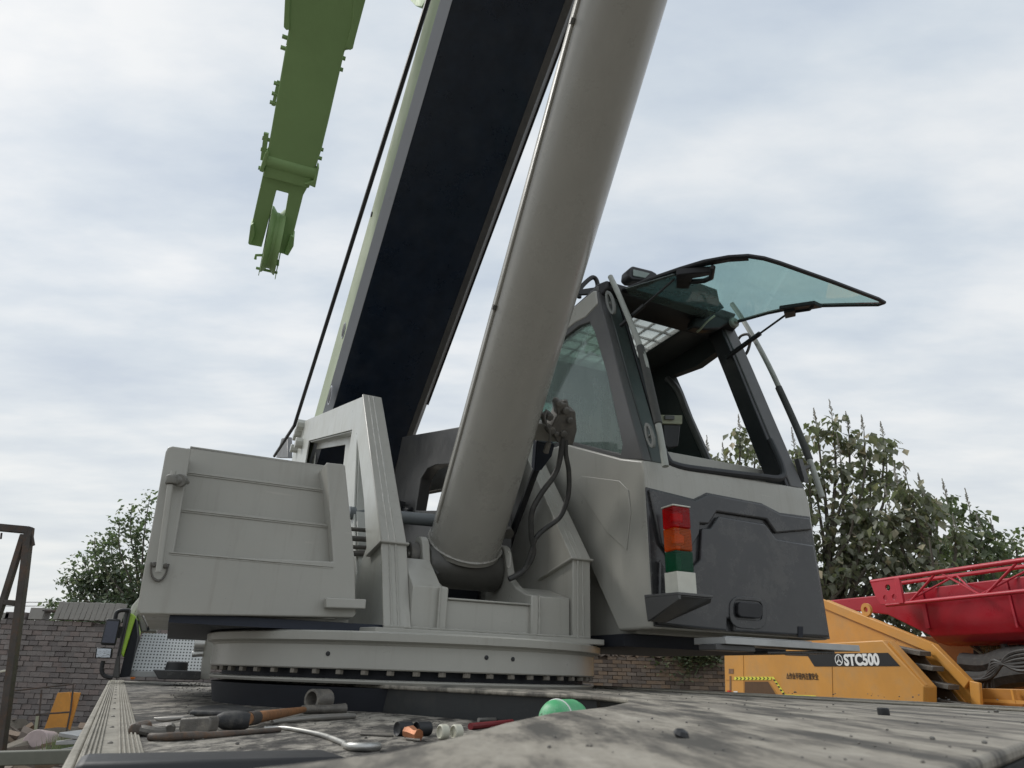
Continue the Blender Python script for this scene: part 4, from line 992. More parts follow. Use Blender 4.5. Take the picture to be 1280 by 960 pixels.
# grey clamp at the far left
def slab(px, yref, dep, nm, mt, par=None, bev=.004):
    r_ = D(*yref); return MB().prism([onY(x, y, r_.y) for x, y in px], V((0, dep, 0))).build(nm, M[mt], par, bevel=bev, seg=3)
ck = empty('pipe_clamp', D(218, 920), 'grey dusty steel clamp with a block jaw, leftmost of the tools on the deck', 'clamp')
slab([(225, 898), (262, 896), (264, 900), (262, 914), (258, 918), (226, 919), (223, 912)], (240, 920), .045, 'jaw_block', 'tool', ck, .006)
cc_ = onZ(190, 912, HD+.010); MB().tube([cc_+V((.034*math.cos(a), .028*math.sin(a), .003*math.sin(a*2))) for a in [2*PI*i/26 for i in range(25)]], .0095, 10).build('clamp_ring', M['tool'], ck)
MB().lathe(onZ(176, 911, HD+.012), V((.2, 1, .1)), [(.010, -.02), (.014, -.018), (.014, .016), (.010, .02)], 8).build('clamp_bolt', M['tool_rust'], ck, bevel=.002)
slab([(190, 897), (230, 895), (232, 899), (206, 903), (196, 902)], (200, 916), .05, 'clamp_arm', 'steel', ck, .004)
def lying(px, rr_, nm, mt, par, seg=10, zoff=0):
    pts = []
    for (x, y), r in zip(px, rr_):
        # centre of a bar of radius r resting on the deck: solve on the plane z = deck + r
        pts.append(onZ(x, y, HD+r+zoff))
    return MB().tube(spline(pts, 4), [rr_[0]]*0 or [rr_[min(int(i/4), len(rr_)-1)] for i in range(4*(len(pts)-1)+1)], seg).build(nm, M[mt], par, bevel=0, angle=60)
pb = lying([(187, 921), (210, 921), (260, 919), (300, 916), (350, 912)], [.0065, .0075, .006, .005, .005], 'pry_bar', 'tool_rust', None)
tag(pb, 'long dark steel pry bar lying in front of the clamp and mallet', 'pry bar')
ml = empty('mallet', D(300, 908), 'rubber mallet with rounded black head and worn orange wooden handle', 'mallet')
mh = MB(); P0 = onZ(268, 900, HD+.019); P1 = onZ(312, 901, HD+.018); ax_ = (P1-P0)
mh.tube([P0, P0+ax_*.08, P0+ax_*.25, P0+ax_*.6, P0+ax_*.9, P1], [.006, .012, .018, .020, .018, .015], 20); mh.build('mallet_head', M['mallet'], ml)
hd2 = MB(); Q0 = onZ(308, 899, HD+.018); Q1 = onZ(380, 887, HD+.017); hd2.tube([Q0, Q0.lerp(Q1, .25), Q0.lerp(Q1, .6), Q1], [.014, .013, .011, .008], 14); hd2.build('mallet_handle', M['wood'], ml)
bn_ = MB(); bn_.tube([Q0.lerp(Q1, .02), Q0.lerp(Q1, .14)], .0155, 14); bn_.build('handle_band', M['rust'], ml)
rpad = MB(); q = [D(236, 895), D(300, 897), D(318, 893), D(300, 887), D(262, 887), D(244, 890)]; rpad.prism(q, Z*.014)
tag(rpad.build('rubber_pad', M['mallet'], None, bevel=.01, seg=3), 'flat black rubber pad behind the mallet head', 'rubber pad')
so = MB(); so_c = onZ(389, 874.5, HD+.032+.004); sax = V((.92, .39, 0)).normalized()
so.holed([so_c+ (sax.cross(Z)*0)+(Z*math.sin(a)+V((sax.y, -sax.x, 0))*0+sax*0)*0 + (V((.75, .0, 0))*math.cos(a)+Z*math.sin(a))*.001 for a in [0, 2, 4]], [], V((0, .001, 0))) if False else None
ang = [2*PI*i/28 for i in range(28)]; u1 = V((.86, -.5, 0)).normalized(); dpt = V((.5, .86, 0)).normalized()
so.holed([so_c+(u1*math.cos(a)+Z*math.sin(a))*.032 for a in ang], [[so_c+(u1*math.cos(a)+Z*math.sin(a))*.024 for a in ang]], dpt*.045+V((.02, 0, 0)))
tag(so.build('ring_socket', M['tool'], None, bevel=.002), 'short dark pipe ring standing on edge behind the mallet handle', 'pipe ring')
kt = MB(); a, b = onZ(378, 887, HD+.012), onZ(431, 886, HD+.013); kt.tube([a, a.lerp(b, .6), a.lerp(b, .8), b], [.0125, .0125, .0145, .0165], 18)
for i in range(6): kt.tube([a.lerp(b, .12+.05*i), a.lerp(b, .135+.05*i)], .0135, 18)
tag(kt.build('torch_tube', M['tool'], None), 'flared grey metal tube with knurled collar, right of the mallet handle', 'metal tube')
tag(lying([(340, 903), (365, 900), (400, 897), (443, 895)], [.005, .007, .0085, .007], 'steel_rod', 'steel', None), 'straight steel rod lying below the flared tube', 'steel rod')
wr3 = empty('long_spanner', D(400, 925), 'long bright steel spanner lying slantwise across the deck', 'spanner')
lying([(330, 910), (356, 910), (400, 918), (432, 930)], [.0035, .0045, .005, .005], 'spanner_shaft', 'bright_steel', wr3)
lying([(430, 931), (437, 933), (458, 934), (474, 933)], [.005, .007, .0075, .006], 'spanner_head', 'bright_steel', wr3)
for (x, y, r, ln, lab) in ((496, 911, .0145, .035, 'black impact socket left of the copper fitting'), (520, 911, .0145, .035, 'black impact socket right of the copper fitting')):
    P = onZ(x, y, HD+r); m_ = MB().lathe(P, V((.75, .65, 0)), [(r*.6, .004), (r, 0), (r, ln), (r*.8, ln+.002)], 20); tag(m_.build('impact_socket', M['black'], None, bevel=.001), lab, 'socket', 'impact sockets')
cf = MB(); P = onZ(508, 915, HD+.013); cf.tube([P, P+V((.012, -.012, 0)), P+V((.022, -.028, -.002)), P+V((.03, -.036, -.003))], [.011, .014, .010, .012], 8)
tag(cf.build('copper_fitting', M['copper'], None), 'copper coloured pipe fitting between two black sockets', 'pipe fitting')
for x, lab in ((549, 'cream plastic roller nearer the copper fitting'), (566, 'cream plastic roller nearer the red tube')):
    P = onZ(x, 915, HD+.015); m_ = MB().lathe(P, V((.8, .6, 0)), [(.005, .004), (.011, .004), (.011, 0), (.0145, .002), (.0145, .018), (.011, .02)], 20)
    tag(m_.build('plastic_roller', M['cream'], None, bevel=.001), lab, 'roller', 'cream rollers')
tag(MB().tube([onZ(588, 908, HD+.008), onZ(640, 903, HD+.008)], .008, 10).build('red_tube', flat('dark_red_plastic', (.20, .015, .02), .5), None), 'dark red tube lying under the curved deck edge', 'tube')
tag(MB().tube([onZ(598, 900, HD+.006), onZ(650, 899, HD+.006)], .006, 8).build('pale_rod', M['steel'], None), 'thin pale rod lying behind the red tube', 'rod')
for i, (x, y, w, lab) in enumerate(((470, 916, 40, 'bent dark steel strip left of the black sockets'), (516, 922, 18, 'small dark key beneath the black sockets'))):
    tag(MB().prism([D(x-w/2, y), D(x+w/2, y+2), D(x+w/2, y+5), D(x-w/2, y+3)], Z*.004).build('steel_strip', M['tool'], None, bevel=.001), lab, 'steel strip')
# green bottle: lying with its round base to the viewer
bc = onY(690, 892, 1.78); bc.z = HD+.045
gb = MB(); gax = V((.55, .83, 0)).normalized(); P = onY(690, 897, 1.75)
P = onY(688, 892, 1.72); gb.lathe(V((P.x, P.y, HD+.040)), gax, [(.010, -.012), (.022, -.008), (.033, .003), (.039, .018), (.040, .03), (.040, .10), (.035, .12), (.014, .14), (.013, .17)], 36)
gbo = gb.build('green_bottle', M['greenball'], None, angle=60); tag(gbo, 'chalky green plastic bottle lying under the curved deck edge', 'bottle')
gs = MB(); 
cgb = V((P.x, P.y, HD+.040))
uo = gax.orthogonal().normalized(); so_ = gax.cross(uo)
gs.tube([cgb+gax*.030+(uo*math.cos(a)+so_*math.sin(a))*.0402 for a in [2*PI*i/40 for i in range(41)]], .0018, 6)
gs.build('white_band', M['decal_white'], gbo)
# lump and nut on the right deck plate
m_ = MB(); Pn = onZ(851, 922, HP); lump(m_, Pn, .007, 9); tag(m_.build('dirt_clod', M['black'], None), 'black oily clod on the near deck plate', 'clod')
m_ = MB(); Pn = onZ(1105, 894, HP); m_.lathe(Pn, Z, [(.009, 0), (.0095, .001), (.0095, .010), (.008, .0115)], 10); tag(m_.build('rubber_stop', M['black'], None), 'small black round stop on the near deck plate', 'rubber stop')
m_ = MB(); m_.prism([D(163, 847.6), D(168, 847.6), D(168.5, 849.5), D(162.5, 849.5)], Z*.035); tag(m_.build('orange_plug', flat('orange_plastic', (.8, .22, .03), .5), None, bevel=.01), 'small orange plastic plug at the far end of the deck', 'plug')

# ================================================================== THE YELLOW CRANE
G = V((-.29, .957, 0)).normalized(); K = V((G.y, -G.x, 0)); PC = V((3.79, 7.5, 0))
def onK(x, y, k): r = ray(x, y); return r*((PC.dot(K)+k)/r.dot(K))
c2 = empty('yellow_crane', V((PC.x, PC.y, -CZ))+G*1+K*.8, 'yellow truck crane with crimson lattice jib and boom parked behind the deck', 'crane')
sidebox = [onK(x, y, 0) for x, y in ((905, 812), (907, 900), (1155, 905), (1155, 858), (1103, 800), (1040, 803.5), (1000, 806))]
b2 = MB().prism(sidebox, K*.16)
body = b2.build('side_cabinet', M['orange'], c2, bevel=.012, seg=3, label='orange yellow side cabinet with black name stripe')
def dec(px, mt, nm, off=-.003, t=.0015): return MB().prism([onK(x, y, off) for x, y in px], -K*t).build(nm, M[mt], body)
dec([(977, 815), (1011, 815), (1011, 820), (982, 819)], 'decal_black', 'stripe_tail')
dec([(1008, 817), (1110, 816), (1125, 832.5), (1018, 833)], 'decal_black', 'name_stripe')
t0 = onK(1056, 831.5, -.0055); t1 = onK(1104, 830.8, -.0055)
text('STC500', t0, (t1-t0), Z, .150, M['decal_white'], 'lettering', body, .001, .0065, (t1-t0).length/(.150*3.55)*1.0)
em0 = onK(1048.5, 824.8, -.005)
e_ = MB(); ua = -G
ringp = lambda r: [em0+(ua*math.cos(a)*1.0+Z*math.sin(a))*r for a in [2*PI*i/28 for i in range(28)]]
e_.holed(ringp(.058), [ringp(.048)], -K*.001)
e_.prism([em0+ua*x*.04+Z*y*.04 for x, y in ((-.15, .95), (.15, .95), (.05, .2), (-.05, .2))], -K*.001)
e_.prism([em0+ua*x*.04+Z*y*.04 for x, y in ((-.1, .3), (-.25, .0), (-.95, -.55), (-.8, -.85), (-.1, -.3))], -K*.001)
e_.prism([em0+ua*x*.04+Z*y*.04 for x, y in ((.1, .3), (.25, .0), (.95, -.55), (.8, -.85), (.1, -.3))], -K*.001)
e_.build('round_emblem', M['decal_white'], body)
w0, w1 = onK(983, 848, -.005), onK(1023, 849, -.005)
tw_ = text('△作业半径内注意安全', w0, (w1-w0), Z, .075, M['decal_black'], 'warning_text', body, .0008, .001, (w1-w0).length/(.075*10))
for a_, b2_ in (((918, 846), (964, 846)), ((964, 846), (979, 868)), ((979, 868), (1020, 869.5))):
    dx = 0; (x0, y0), (x1, y1) = a_, b2_
    MB().prism([onK(x0, y0, -.004), onK(x1, y1, -.004), onK(x1, y1+4, -.004), onK(x0, y0+4, -.004)] if abs(y1-y0) < 5 else [onK(x0, y0, -.004), onK(x0+3, y0, -.004), onK(x1+3, y1, -.004), onK(x1, y1, -.004)], -K*.0015).build('hazard_tape', M['decal_yellow'], body)
hz_ = MB()
for i in range(9):
    x = 921+i*4.8; hz_.prism([onK(x, 846.3, -.0065), onK(x+1.8, 848, -.0065), onK(x, 849.7, -.0065), onK(x-1.3, 849.7, -.0065), onK(x+.4, 848, -.0065), onK(x-1.3, 846.3, -.0065)], -K*.001)
for i in range(5): x = 967+i*2.8; y = 849+i*4.2; hz_.prism([onK(x-.5, y, -.0065), onK(x+2, y+.5, -.0065), onK(x+2.5, y+2.5, -.0065), onK(x, y+2, -.0065)], -K*.001)
hz_.build('hazard_marks', M['decal_black'], body)
dec([(930, 851), (961, 851), (974, 870), (974, 880), (930, 880)], 'orange_dim', 'wheel_recess', -.001, .0005)
rc = MB().prism([onK(x, y, -.002) for x, y in ((931, 852), (960, 852), (973, 873), (931, 873))], -K*.001); rc.build('painted_recess_shadow', flat('recess_shade_brown', (.10, .05, .02), .7), body)  # flat dark brown sheet painting the shade inside the recess
dec([(911, 836), (917, 836), (917, 842), (911, 842)], 'brown', 'latch'); dec([(912, 845), (914, 845), (914, 870), (912, 870)], 'brown', 'latch')
dec([(909, 863), (914, 863), (914, 866), (909, 866)], 'redplastic', 'reflector'); dec([(917, 864), (922, 864), (922, 867), (917, 867)], 'decal_white', 'reflector')
sm2 = MB()
for (x0, y0, x1, y1) in ((929, 813, 930, 870), (1040, 833, 1041, 872), (907, 850, 918, 850)): sm2.tube([onK(x0, y0, -.001), onK(x1, y1, -.001)], .004, 4)
build_split(sm2, 'panel_seam', M['orange_dim'], body)
MB().tube([onK(1112, 803, .04), onK(1157, 857, .04), onK(1158, 878, .04)], .02, 4).build('cabinet_rim', M['orange'], body)
# slanted turntable side plate with flange
kp = .42
plate = [onK(x, y, kp) for x, y in ((1034, 750), (1168, 805), (1214, 852), (1218, 905), (1000, 905), (1000, 750))]
tp = MB().prism(plate, K*.05).build('turntable_plate', M['orange'], c2, bevel=.008, label='slanted orange turntable plate')
fg = MB()
pp_ = [onK(x, y, kp-.001) for x, y in ((1028, 748), (1168, 804), (1215, 851), (1219, 905))]
for a, b in zip(pp_, pp_[1:]):
    d = (b-a).normalized(); n = K.cross(d); n = n if n.z > 0 else -n
    fg.prism([a-n*.10, b-n*.10, b, a], -K*.035)
fg.build('plate_flange', M['orange'], tp, bevel=.006)
er = MB(); ec = onK(1082, 762, kp); er.holed([ec+(G*math.cos(a)+Z*math.sin(a))*.07+Z*.0 for a in ang], [[ec+(G*math.cos(a)+Z*math.sin(a))*.03 for a in ang]], K*.03); er.build('lifting_eye', M['orange'], tp)
# inner plate with ladder steps
ip = MB().prism([onK(x, y, kp-.04) for x, y in ((1110, 805), (1146, 812), (1206, 877), (1206, 905), (1120, 905))], K*.03); ip.build('step_plate', M['orange_dim'], tp, bevel=.004)
for (x0, y0, x1, y1) in ((1110, 806, 1150, 815), (1126, 826, 1166, 834), (1148, 848, 1185, 857), (1158, 871, 1200, 880)):
    MB().prism([onK(x0, y0, .22), onK(x1, y1-1, .22), onK(x1, y1+5, .22), onK(x0+3, y0+7, .22)], K*.14).build('ladder_step', M['dull_steel'], tp, bevel=.004)
MB().prism([onK(x, y, .30) for x, y in ((1108, 806), (1150, 815), (1200, 880), (1150, 905), (1100, 905))], K*.02).build('step_backing', flat('brown_black', (.05, .03, .015), .7), tp)
# crimson boom
kb = .95
def Kp(g, k, z): return PC+G*g+K*k+Z*z
zlo, zhi = .44, 1.0
sec = [(0, .62), (.03, .52), (.10, .46), (.22, .43), (.40, .43), (.52, .46), (.60, .54), (.62, .62), (.62, 1.02), (.0, 1.02)]
bm2 = MB(); gA, gB = -3.6, .15
bm2.prism([Kp(gA, kb+a, b) for a, b in sec], G*(gB-gA))
bm2.prism([Kp(gB, kb+.04, 1.0), Kp(gB, kb+.04, .52), Kp(gB+.55, kb+.04, .78), Kp(gB+1.45, kb+.04, .92), Kp(gB+1.45, kb+.04, 1.02)], K*.55)
boom2 = bm2.build('boom', M['red'], c2, bevel=.012, seg=3, label='crimson telescopic boom lying level')
MB().prism([Kp(gB-.05, kb-.005, .60), Kp(gB-.05, kb-.005, 1.0), Kp(gB-.0, kb-.005, 1.0), Kp(gB-.0, kb-.005, .60)], -K*.01).build('boom_collar', M['redtube'], boom2)
for g_ in (-.9, -1.7): MB().prism([Kp(g_, kb-.002, .56), Kp(g_, kb-.002, 1.0), Kp(g_+.02, kb-.002, 1.0), Kp(g_+.02, kb-.002, .56)], -K*.01).build('wear_strip', M['redtube'], boom2)
# lattice jib beside the boom
kj, kj2 = .74, .90
Ta, Tb = onK(1096, 728, kj), onK(1280, 703, kj); Ba, Bb = onK(1112, 757, kj), onK(1280, 743, kj)
ga, gb_ = (Ta-PC).dot(G), (Tb-PC).dot(G)
lj = MB(); zt_, zb_ = 1.13, .855; ge = -3.5
lj.tube([Kp(.60, kj, zt_), Kp(ge, kj, zt_)], .024, 12); lj.tube([Kp(.44, kj, zb_), Kp(ge, kj, zb_)], .022, 12)
lj.tube([Kp(.55, kj+.32, zt_-.005), Kp(ge, kj+.32, zt_-.005)], .022, 10)
ljo = lj.build('lattice_jib', M['redtube'], c2, label='crimson lattice jib folded beside the boom')
n_ = 0; g_ = .12
while g_ > ge+.6:
    for (za, zc_, o_) in ((zb_, zt_, 0), (zt_, zb_, .46)):
        MB().tube([Kp(g_-o_, kj, za), Kp(g_-.42-o_, kj, zc_)], .0125, 8).build('lattice_brace', M['redtube'], ljo)
        MB().tube([Kp(g_-o_+.08, kj+.32 if za > 1 else kj, za), Kp(g_-.38-o_, kj if za > 1 else kj+.32, zc_)], .010, 8).build('lattice_brace', M['redtube'], ljo)
    g_ -= .92
hp_ = MB(); he = lambda g0, z0, r: [Kp(g0+r*math.cos(a), kj-.02, z0+r*math.sin(a)) for a in [2*PI*i/16 for i in range(16)]]
hp_.holed([Kp(.60, kj-.02, zt_-.01), Kp(.24, kj-.02, zt_-.01), Kp(.24, kj-.02, zb_+.01), Kp(.50, kj-.02, zb_+.01), Kp(.56, kj-.02, zb_+.1)], [he(.36, 1.04, .035), he(.42, .93, .03), he(.29, .93, .03)], K*.02)
hp_.build('jib_end_plate', M['redtube'], ljo, bevel=.003)
MB().prism([Kp(.235, kj-.03, zt_), Kp(.17, kj-.03, zt_), Kp(.17, kj-.03, zb_), Kp(.235, kj-.03, zb_)], K*.03).build('end_batten', M['redtube'], ljo, bevel=.003)
# far frame, hoses and its own cab behind
bk2 = MB().prism([onK(x, y, 1.7) for x, y in ((1150, 795), (1215, 800), (1245, 830), (1300, 835), (1300, 905), (1150, 905))], K*.04); bk2.build('far_turntable_plate', M['orange_dim'], c2, bevel=.01)
hs2 = MB()
for y0, y1, y2, r in ((812, 830, 826, .10), (835, 852, 846, .12)):
    hs2.tube(spline([onK(1205, y0+16, 1.15), onK(1235, y1, 1.15), onK(1262, y1-8, 1.15), onK(1310, y2-8, 1.15)], 5), r, 10)
for i in range(6): hs2.tube(spline([onK(1212+i*6, 850+i*3, .95), onK(1240, 846-i*4, .9), onK(1262+i*2, 818+i*4, .9), onK(1300, 812+i*5, .9)], 5), .018, 7)
hs2.build('hose_bundle', M['rubber_hose'], c2)
MB().prism([onK(x, y, 1.5) for x, y in ((1216, 806), (1300, 796), (1300, 845), (1216, 845))], K*.2).build('winch_block', M['void'], c2, bevel=.01)
wf = MB().prism([onK(x, y, 1.45) for x, y in ((1222, 806), (1270, 803), (1276, 830), (1240, 832))], K*.02).build('cab_window', M['winglass'], c2)
MB().tube([onK(1209, 804, 1.3), onK(1241, 828, 1.3)], .012, 6).build('window_trim', M['olive'], c2)
MB().tube([onK(1252, 800, 1.2), onK(1266, 826, 1.2)], .035, 6).build('window_post', M['charcoal_trim'], c2)
lb3 = MB().prism([onK(x, y, .6) for x, y in ((1216, 860), (1300, 862), (1300, 905), (1216, 905))], K*.04); lb3.build('lower_frame', M['orange_dim'], c2, bevel=.006)
lb4 = MB(); lb4.tube([onK(1218, 875, .55), onK(1300, 879, .55)], .02, 4); lb4.tube([onK(1266, 862, .55), onK(1270, 880, .55)], .02, 4); lb4.build('frame_rib', M['orange'], c2)
ch2 = MB().prism([Kp(-1.5, .2, GZ+.55), Kp(5, .2, GZ+.55), Kp(5, 2.4, GZ+.55), Kp(-1.5, 2.4, GZ+.55)], Z*.75).build('chassis', M['orange_dim'], c2, bevel=.02)
for g_ in (-.6, .7, 3.2, 4.4):
    for k_ in (.18, 2.15):
        MB().lathe(Kp(g_, k_, GZ+.5), K, [(.3, 0), (.48, .02), (.5, .06), (.5, .24), (.48, .28), (.3, .3)], 28).build('wheel', M['black'], c2)

# ================================================================== WALLS
def brickwall(name, x0, x1, y, z1, bl, bh_, mat, label, seed, slope=0.0, ytilt=0.0, rubble=0, depth=.25, jit=.012):
    rnd = random.Random(seed); mb = MB(); row = 0; z = GZ
    while z < z1:
        x = x0 - (bl*.5 if row % 2 else 0)
        while x < x1:
            ln = bl*rnd.uniform(.93, 1.0); h = bh_*rnd.uniform(.84, .93)
            if z > z1-bh_*1.5 and rnd.random() < .12: x += bl; continue
            mb.tone = rnd.random()*.98+.01
            oy = rnd.uniform(-jit, jit); yy = y+ytilt*(x-x0)
            rz = rnd.uniform(-.02, .02); zz = z+slope*(x-x0)
            a = V((x, yy+oy, zz)); ax = V((ln, rz*ln, rnd.uniform(-.03, .03)*bh_)); 
            mb.prism([a, a+ax, a+ax+V((0, depth, 0)), a+V((0, depth, 0))], Z*h)
            x += bl
        z += bh_; row += 1
    zr = z
    for r_ in range(rubble):
        x = x0
        while x < x1:
            s = rnd.uniform(.05, .11); mb.tone = .3+rnd.random()*.69; P = V((x, y+ytilt*(x-x0)+rnd.uniform(-.05, .05), zr+slope*(x-x0)))
            mb.obox(P+Z*s*.4+V((0, .1, 0)), V((s*.6, rnd.uniform(-.03, .03), rnd.uniform(-.03, .03))), V((rnd.uniform(-.03, .03), .12, 0)), V((rnd.uniform(-.02, .02), 0, s*.42)))
            x += s*1.15
        zr += .075
    if rubble: mb.tone = .15; mb.prism([V((x0, y+.08, z1-.05)), V((x1, y+.08, z1-.05)), V((x1, y+depth, z1-.05)), V((x0, y+depth, z1-.05))], Z*(rubble*.075+.02))
    mb.tone = .001
    mb.prism([V((x0, y+.05, GZ)), V((x1, y+.05+ytilt*(x1-x0), GZ)), V((x1, y+depth+ytilt*(x1-x0), GZ)), V((x0, y+depth, GZ))], Z*(z1-GZ-.02))
    o = mb.build(name, mat, None, smooth=False); return o
w1 = brickwall('brick_wall', -13, -3.4, 12, .60, .155, .079, M['brick'], '', 3, 0, 0.02)
tag(w1, 'weathered grey brick wall left of the crane, topped by upright blocks', 'wall')
# upright blocks along the top
for i in range(12):
    x = 66+i*6.6
    P = onY(x, 787, 12.05); P.z = .615
    m_ = MB(); t_ = random.uniform(.02, .1)
    m_.obox(P+Z*.15+V((0, .12, 0)), V((.0415, 0, 0)), V((0, .11, 0)), V((t_*.12+.010, 0, random.uniform(.135, .152))))
    o_ = m_.build('upright_block', M['concrete'], None, bevel=.006)
    tag(o_, 'grey block stood upright in the row on the wall top', 'block', 'upright blocks on the wall')
lowr = MB()
for i, (x, y, w, h) in enumerate(((20, 783, 26, 8), (48, 775, 18, 14), (5, 784, 14, 7), (72, 763, 30, 2.5))):
    P = onY(x, y, 12.2); s = 12/900
    m_ = MB(); zb2 = .615 if y > 770 else P.z-h*s
    m_.obox(V((P.x, P.y, (zb2+h*s*.5)+.0)), V((w*s*.5, 0, .0)), V((0, .1, 0)), Z*h*s*.5)
    lb = ['loose brick pile on the wall top beside the gate frame', 'stack of dark bricks left of the upright blocks', 'single pale brick at the left end of the wall top', 'flat board laid over the upright blocks'][i]
    o_ = m_.build(['brick_pile', 'brick_stack', 'loose_brick', 'cap_board'][i], [M['brick'], M['concrete'], M['concrete'], M['rust']][i], None, bevel=.008); tag(o_, lb, ['brick pile', 'brick stack', 'brick', 'board'][i])
w2 = brickwall('brick_wall', .8, 8.5, 15.5, .42, .20, .075, M['brick2'], '', 5, 0, 0, 5)
tag(w2, 'low brown brick wall behind the slewing ring with crumbling top', 'wall')
w2.location.x += 0
# ivy on wall 2
def leafcloud(mb, P, n, spread, size, rnd, droop=.3):
    for _ in range(n):
        q = P+V((rnd.gauss(0, spread.x), rnd.gauss(0, spread.y), rnd.gauss(0, spread.z)))
        leaf(mb, q, size*rnd.uniform(.6, 1.25), rnd, droop)
def leaf(mb, q, s, rnd, droop=.4, wide=.38):
    a = rnd.uniform(0, 2*PI); h = V((math.cos(a), math.sin(a), -droop*rnd.uniform(.3, 2.4) if droop > .25 else rnd.uniform(-1.6, 1.6))).normalized()
    sd = h.cross(V((rnd.uniform(-.4, .4), rnd.uniform(-.4, .4), 1))).normalized(); up_ = sd.cross(h)
    mb.tone = min(.99, max(.01, rnd.gauss(.45, .25)))
    o = len(mb.v); fold = up_*s*.12
    mb.v += [q, q+h*s*.45+sd*s*wide+fold, q+h*s, q+h*s*.45-sd*s*wide+fold, q+h*s*.4]
    mb.face([o, o+1, o+4]); mb.face([o+1, o+2, o+4]); mb.face([o+2, o+3, o+4]); mb.face([o+3, o, o+4])
rnd = random.Random(11); iv = MB()
iv.tube(spline([V((4.0, 15.42, .1)), V((4.3, 15.40, .45)), V((5.2, 15.38, .62)), V((5.6, 15.4, .3))], 5), .015, 5)
for i in range(26):
    P = onY(868+rnd.gauss(0, 13), 822+rnd.gauss(0, 9), 15.35); leafcloud(iv, P, 26, V((.14, .05, .1)), .10, rnd)
tag(iv.build('climbing_plant', M['leaf3'], None), 'green creeper spilling over the low brown wall', 'climbing plant')

# ================================================================== TREES
def tree(name, base, tips, y, rad_, nleaf, lsz, mat, label, cat, seed, spikes=True, extra=14, fork_z=.5, droop=.9, low=0.0, yj=.9, bunch=5, ylen=1.0, limb=.055, sprd=1.0):
    rnd = random.Random(seed)
    r0 = empty(name, V((base[0], base[1], GZ)), label, cat)
    tb_, cr_, sh_ = MB(), MB(), MB()
    B = V((base[0], base[1], GZ)); fork = V((base[0]+rnd.uniform(-.2, .2), base[1], fork_z))
    tb_.tube(spline([B, B.lerp(fork, .5)+V((.08, 0, 0)), fork], 4), [.19, .185, .18, .175, .17, .16, .155, .15, .14], 10)
    T = []
    for (x, yy) in tips: P = onY(x, yy, y); P.y += rnd.uniform(-yj, yj)*.5; sc2 = P.y/y; P.x *= sc2; P.z *= sc2; T.append((P, True))
    xs = [t[0].x for t in T]; zs = [t[0].z for t in T]
    for i in range(extra):
        a = rnd.choice(T[:len(tips)])[0]; P = V((a.x+rnd.uniform(-1, 1)*rad_*1.3, a.y+rnd.uniform(-1, 1)*yj, fork.z+(a.z-fork.z)*rnd.uniform(.25, .85)))
        P.x = min(max(P.x, min(xs)-.2), max(xs)+.3); T.append((P, False))
    per = nleaf//len(T)
    for P, top in T:
        mid = fork.lerp(P, .45)+V((rnd.uniform(-.25, .25), rnd.uniform(-.25, .25), rnd.uniform(-.1, .3)))
        mid2 = V((P.x+(mid.x-P.x)*.25, P.y+(mid.y-P.y)*.25, mid.z+(P.z-mid.z)*.55))
        path = spline([fork, mid, mid2, P], 6); n = len(path)
        tb_.tube(path, [limb*(1-i/(n-1))**.8+limb*.16 for i in range(n)], 6)
        for k in range(per//bunch):
            t = rnd.uniform(.30+low, 1.0)**.85; i = min(int(t*(n-1)), n-2); q = path[i].lerp(path[i+1], t*(n-1)-i)
            sp = (rad_*(.62-.30*max(0, t-.6)/.4)+.04)*sprd if droop > .25 else (rad_*(1.25-t)*.85+.06)*sprd
            c0 = q+V((rnd.gauss(0, sp*.55), rnd.gauss(0, sp*.55), rnd.gauss(0, sp*.25)))
            if (c0-q).length > .25: tb_.tube([q, c0], [.009, .005], 3, cap=False)
            for _ in range(bunch): leaf(cr_, c0+V((rnd.gauss(0, .10), rnd.gauss(0, .10), rnd.gauss(0, .07)))*ylen, lsz*rnd.uniform(.55, 1.2), rnd, droop)
        if spikes and top:
            hh = rnd.uniform(.35, .6); cr_.tone = .95
            for k in range(34):
                zz = k/34*hh; w = .065*(1-k/36); a = rnd.uniform(0, 6.28)
                e2 = P+Z*(zz+.03)+V((math.cos(a)*w, math.sin(a)*w, .04)); sh_.tube([P+Z*zz, e2], [.003, .012], 4)
            for _ in range(26): leaf(cr_, P+V((rnd.gauss(0, .20), rnd.gauss(0, .20), rnd.uniform(-.55, .02))), lsz*rnd.uniform(.8, 1.35), rnd, 1.4)
            sh_.tube([P, P+Z*hh], [.010, .004], 4)
    tb_.build('trunk', M['bark'], r0); cr_.build('crown', mat, r0, smooth=False)
    if sh_.v: tag(sh_.build('seed_heads', M['seed'], r0), None, None, None, 'stuff')
    return r0
tree('paulownia_tree', (7.6, 17), [(1020, 530), (1040, 521), (1061, 538), (1080, 538), (1104, 546), (993, 560), (1010, 590), (1088, 585), (1050, 570), (1000, 640), (1070, 640)], 17, .75, 2500, .235, M['leaf'], 'tall broad leaved tree with pale seed spikes right of the cab', 'tree', 21, extra=20)
tree('paulownia_tree', (9.6, 16), [(1122, 606), (1134, 602), (1152, 614), (1112, 640), (1146, 650), (1100, 690), (1158, 632)], 16, .55, 1350, .22, M['leaf'], 'shorter broad leaved tree with seed spikes above the red lattice jib end', 'tree', 22, extra=11)
tree('paulownia_tree', (11.6, 17.5), [(1183, 622), (1212, 636), (1170, 670), (1195, 662), (1225, 662), (1245, 678), (1180, 700)], 17.5, .6, 1600, .22, M['leaf3'], 'broad leaved tree with two lone seed spikes above the crimson boom', 'tree', 23, extra=10)
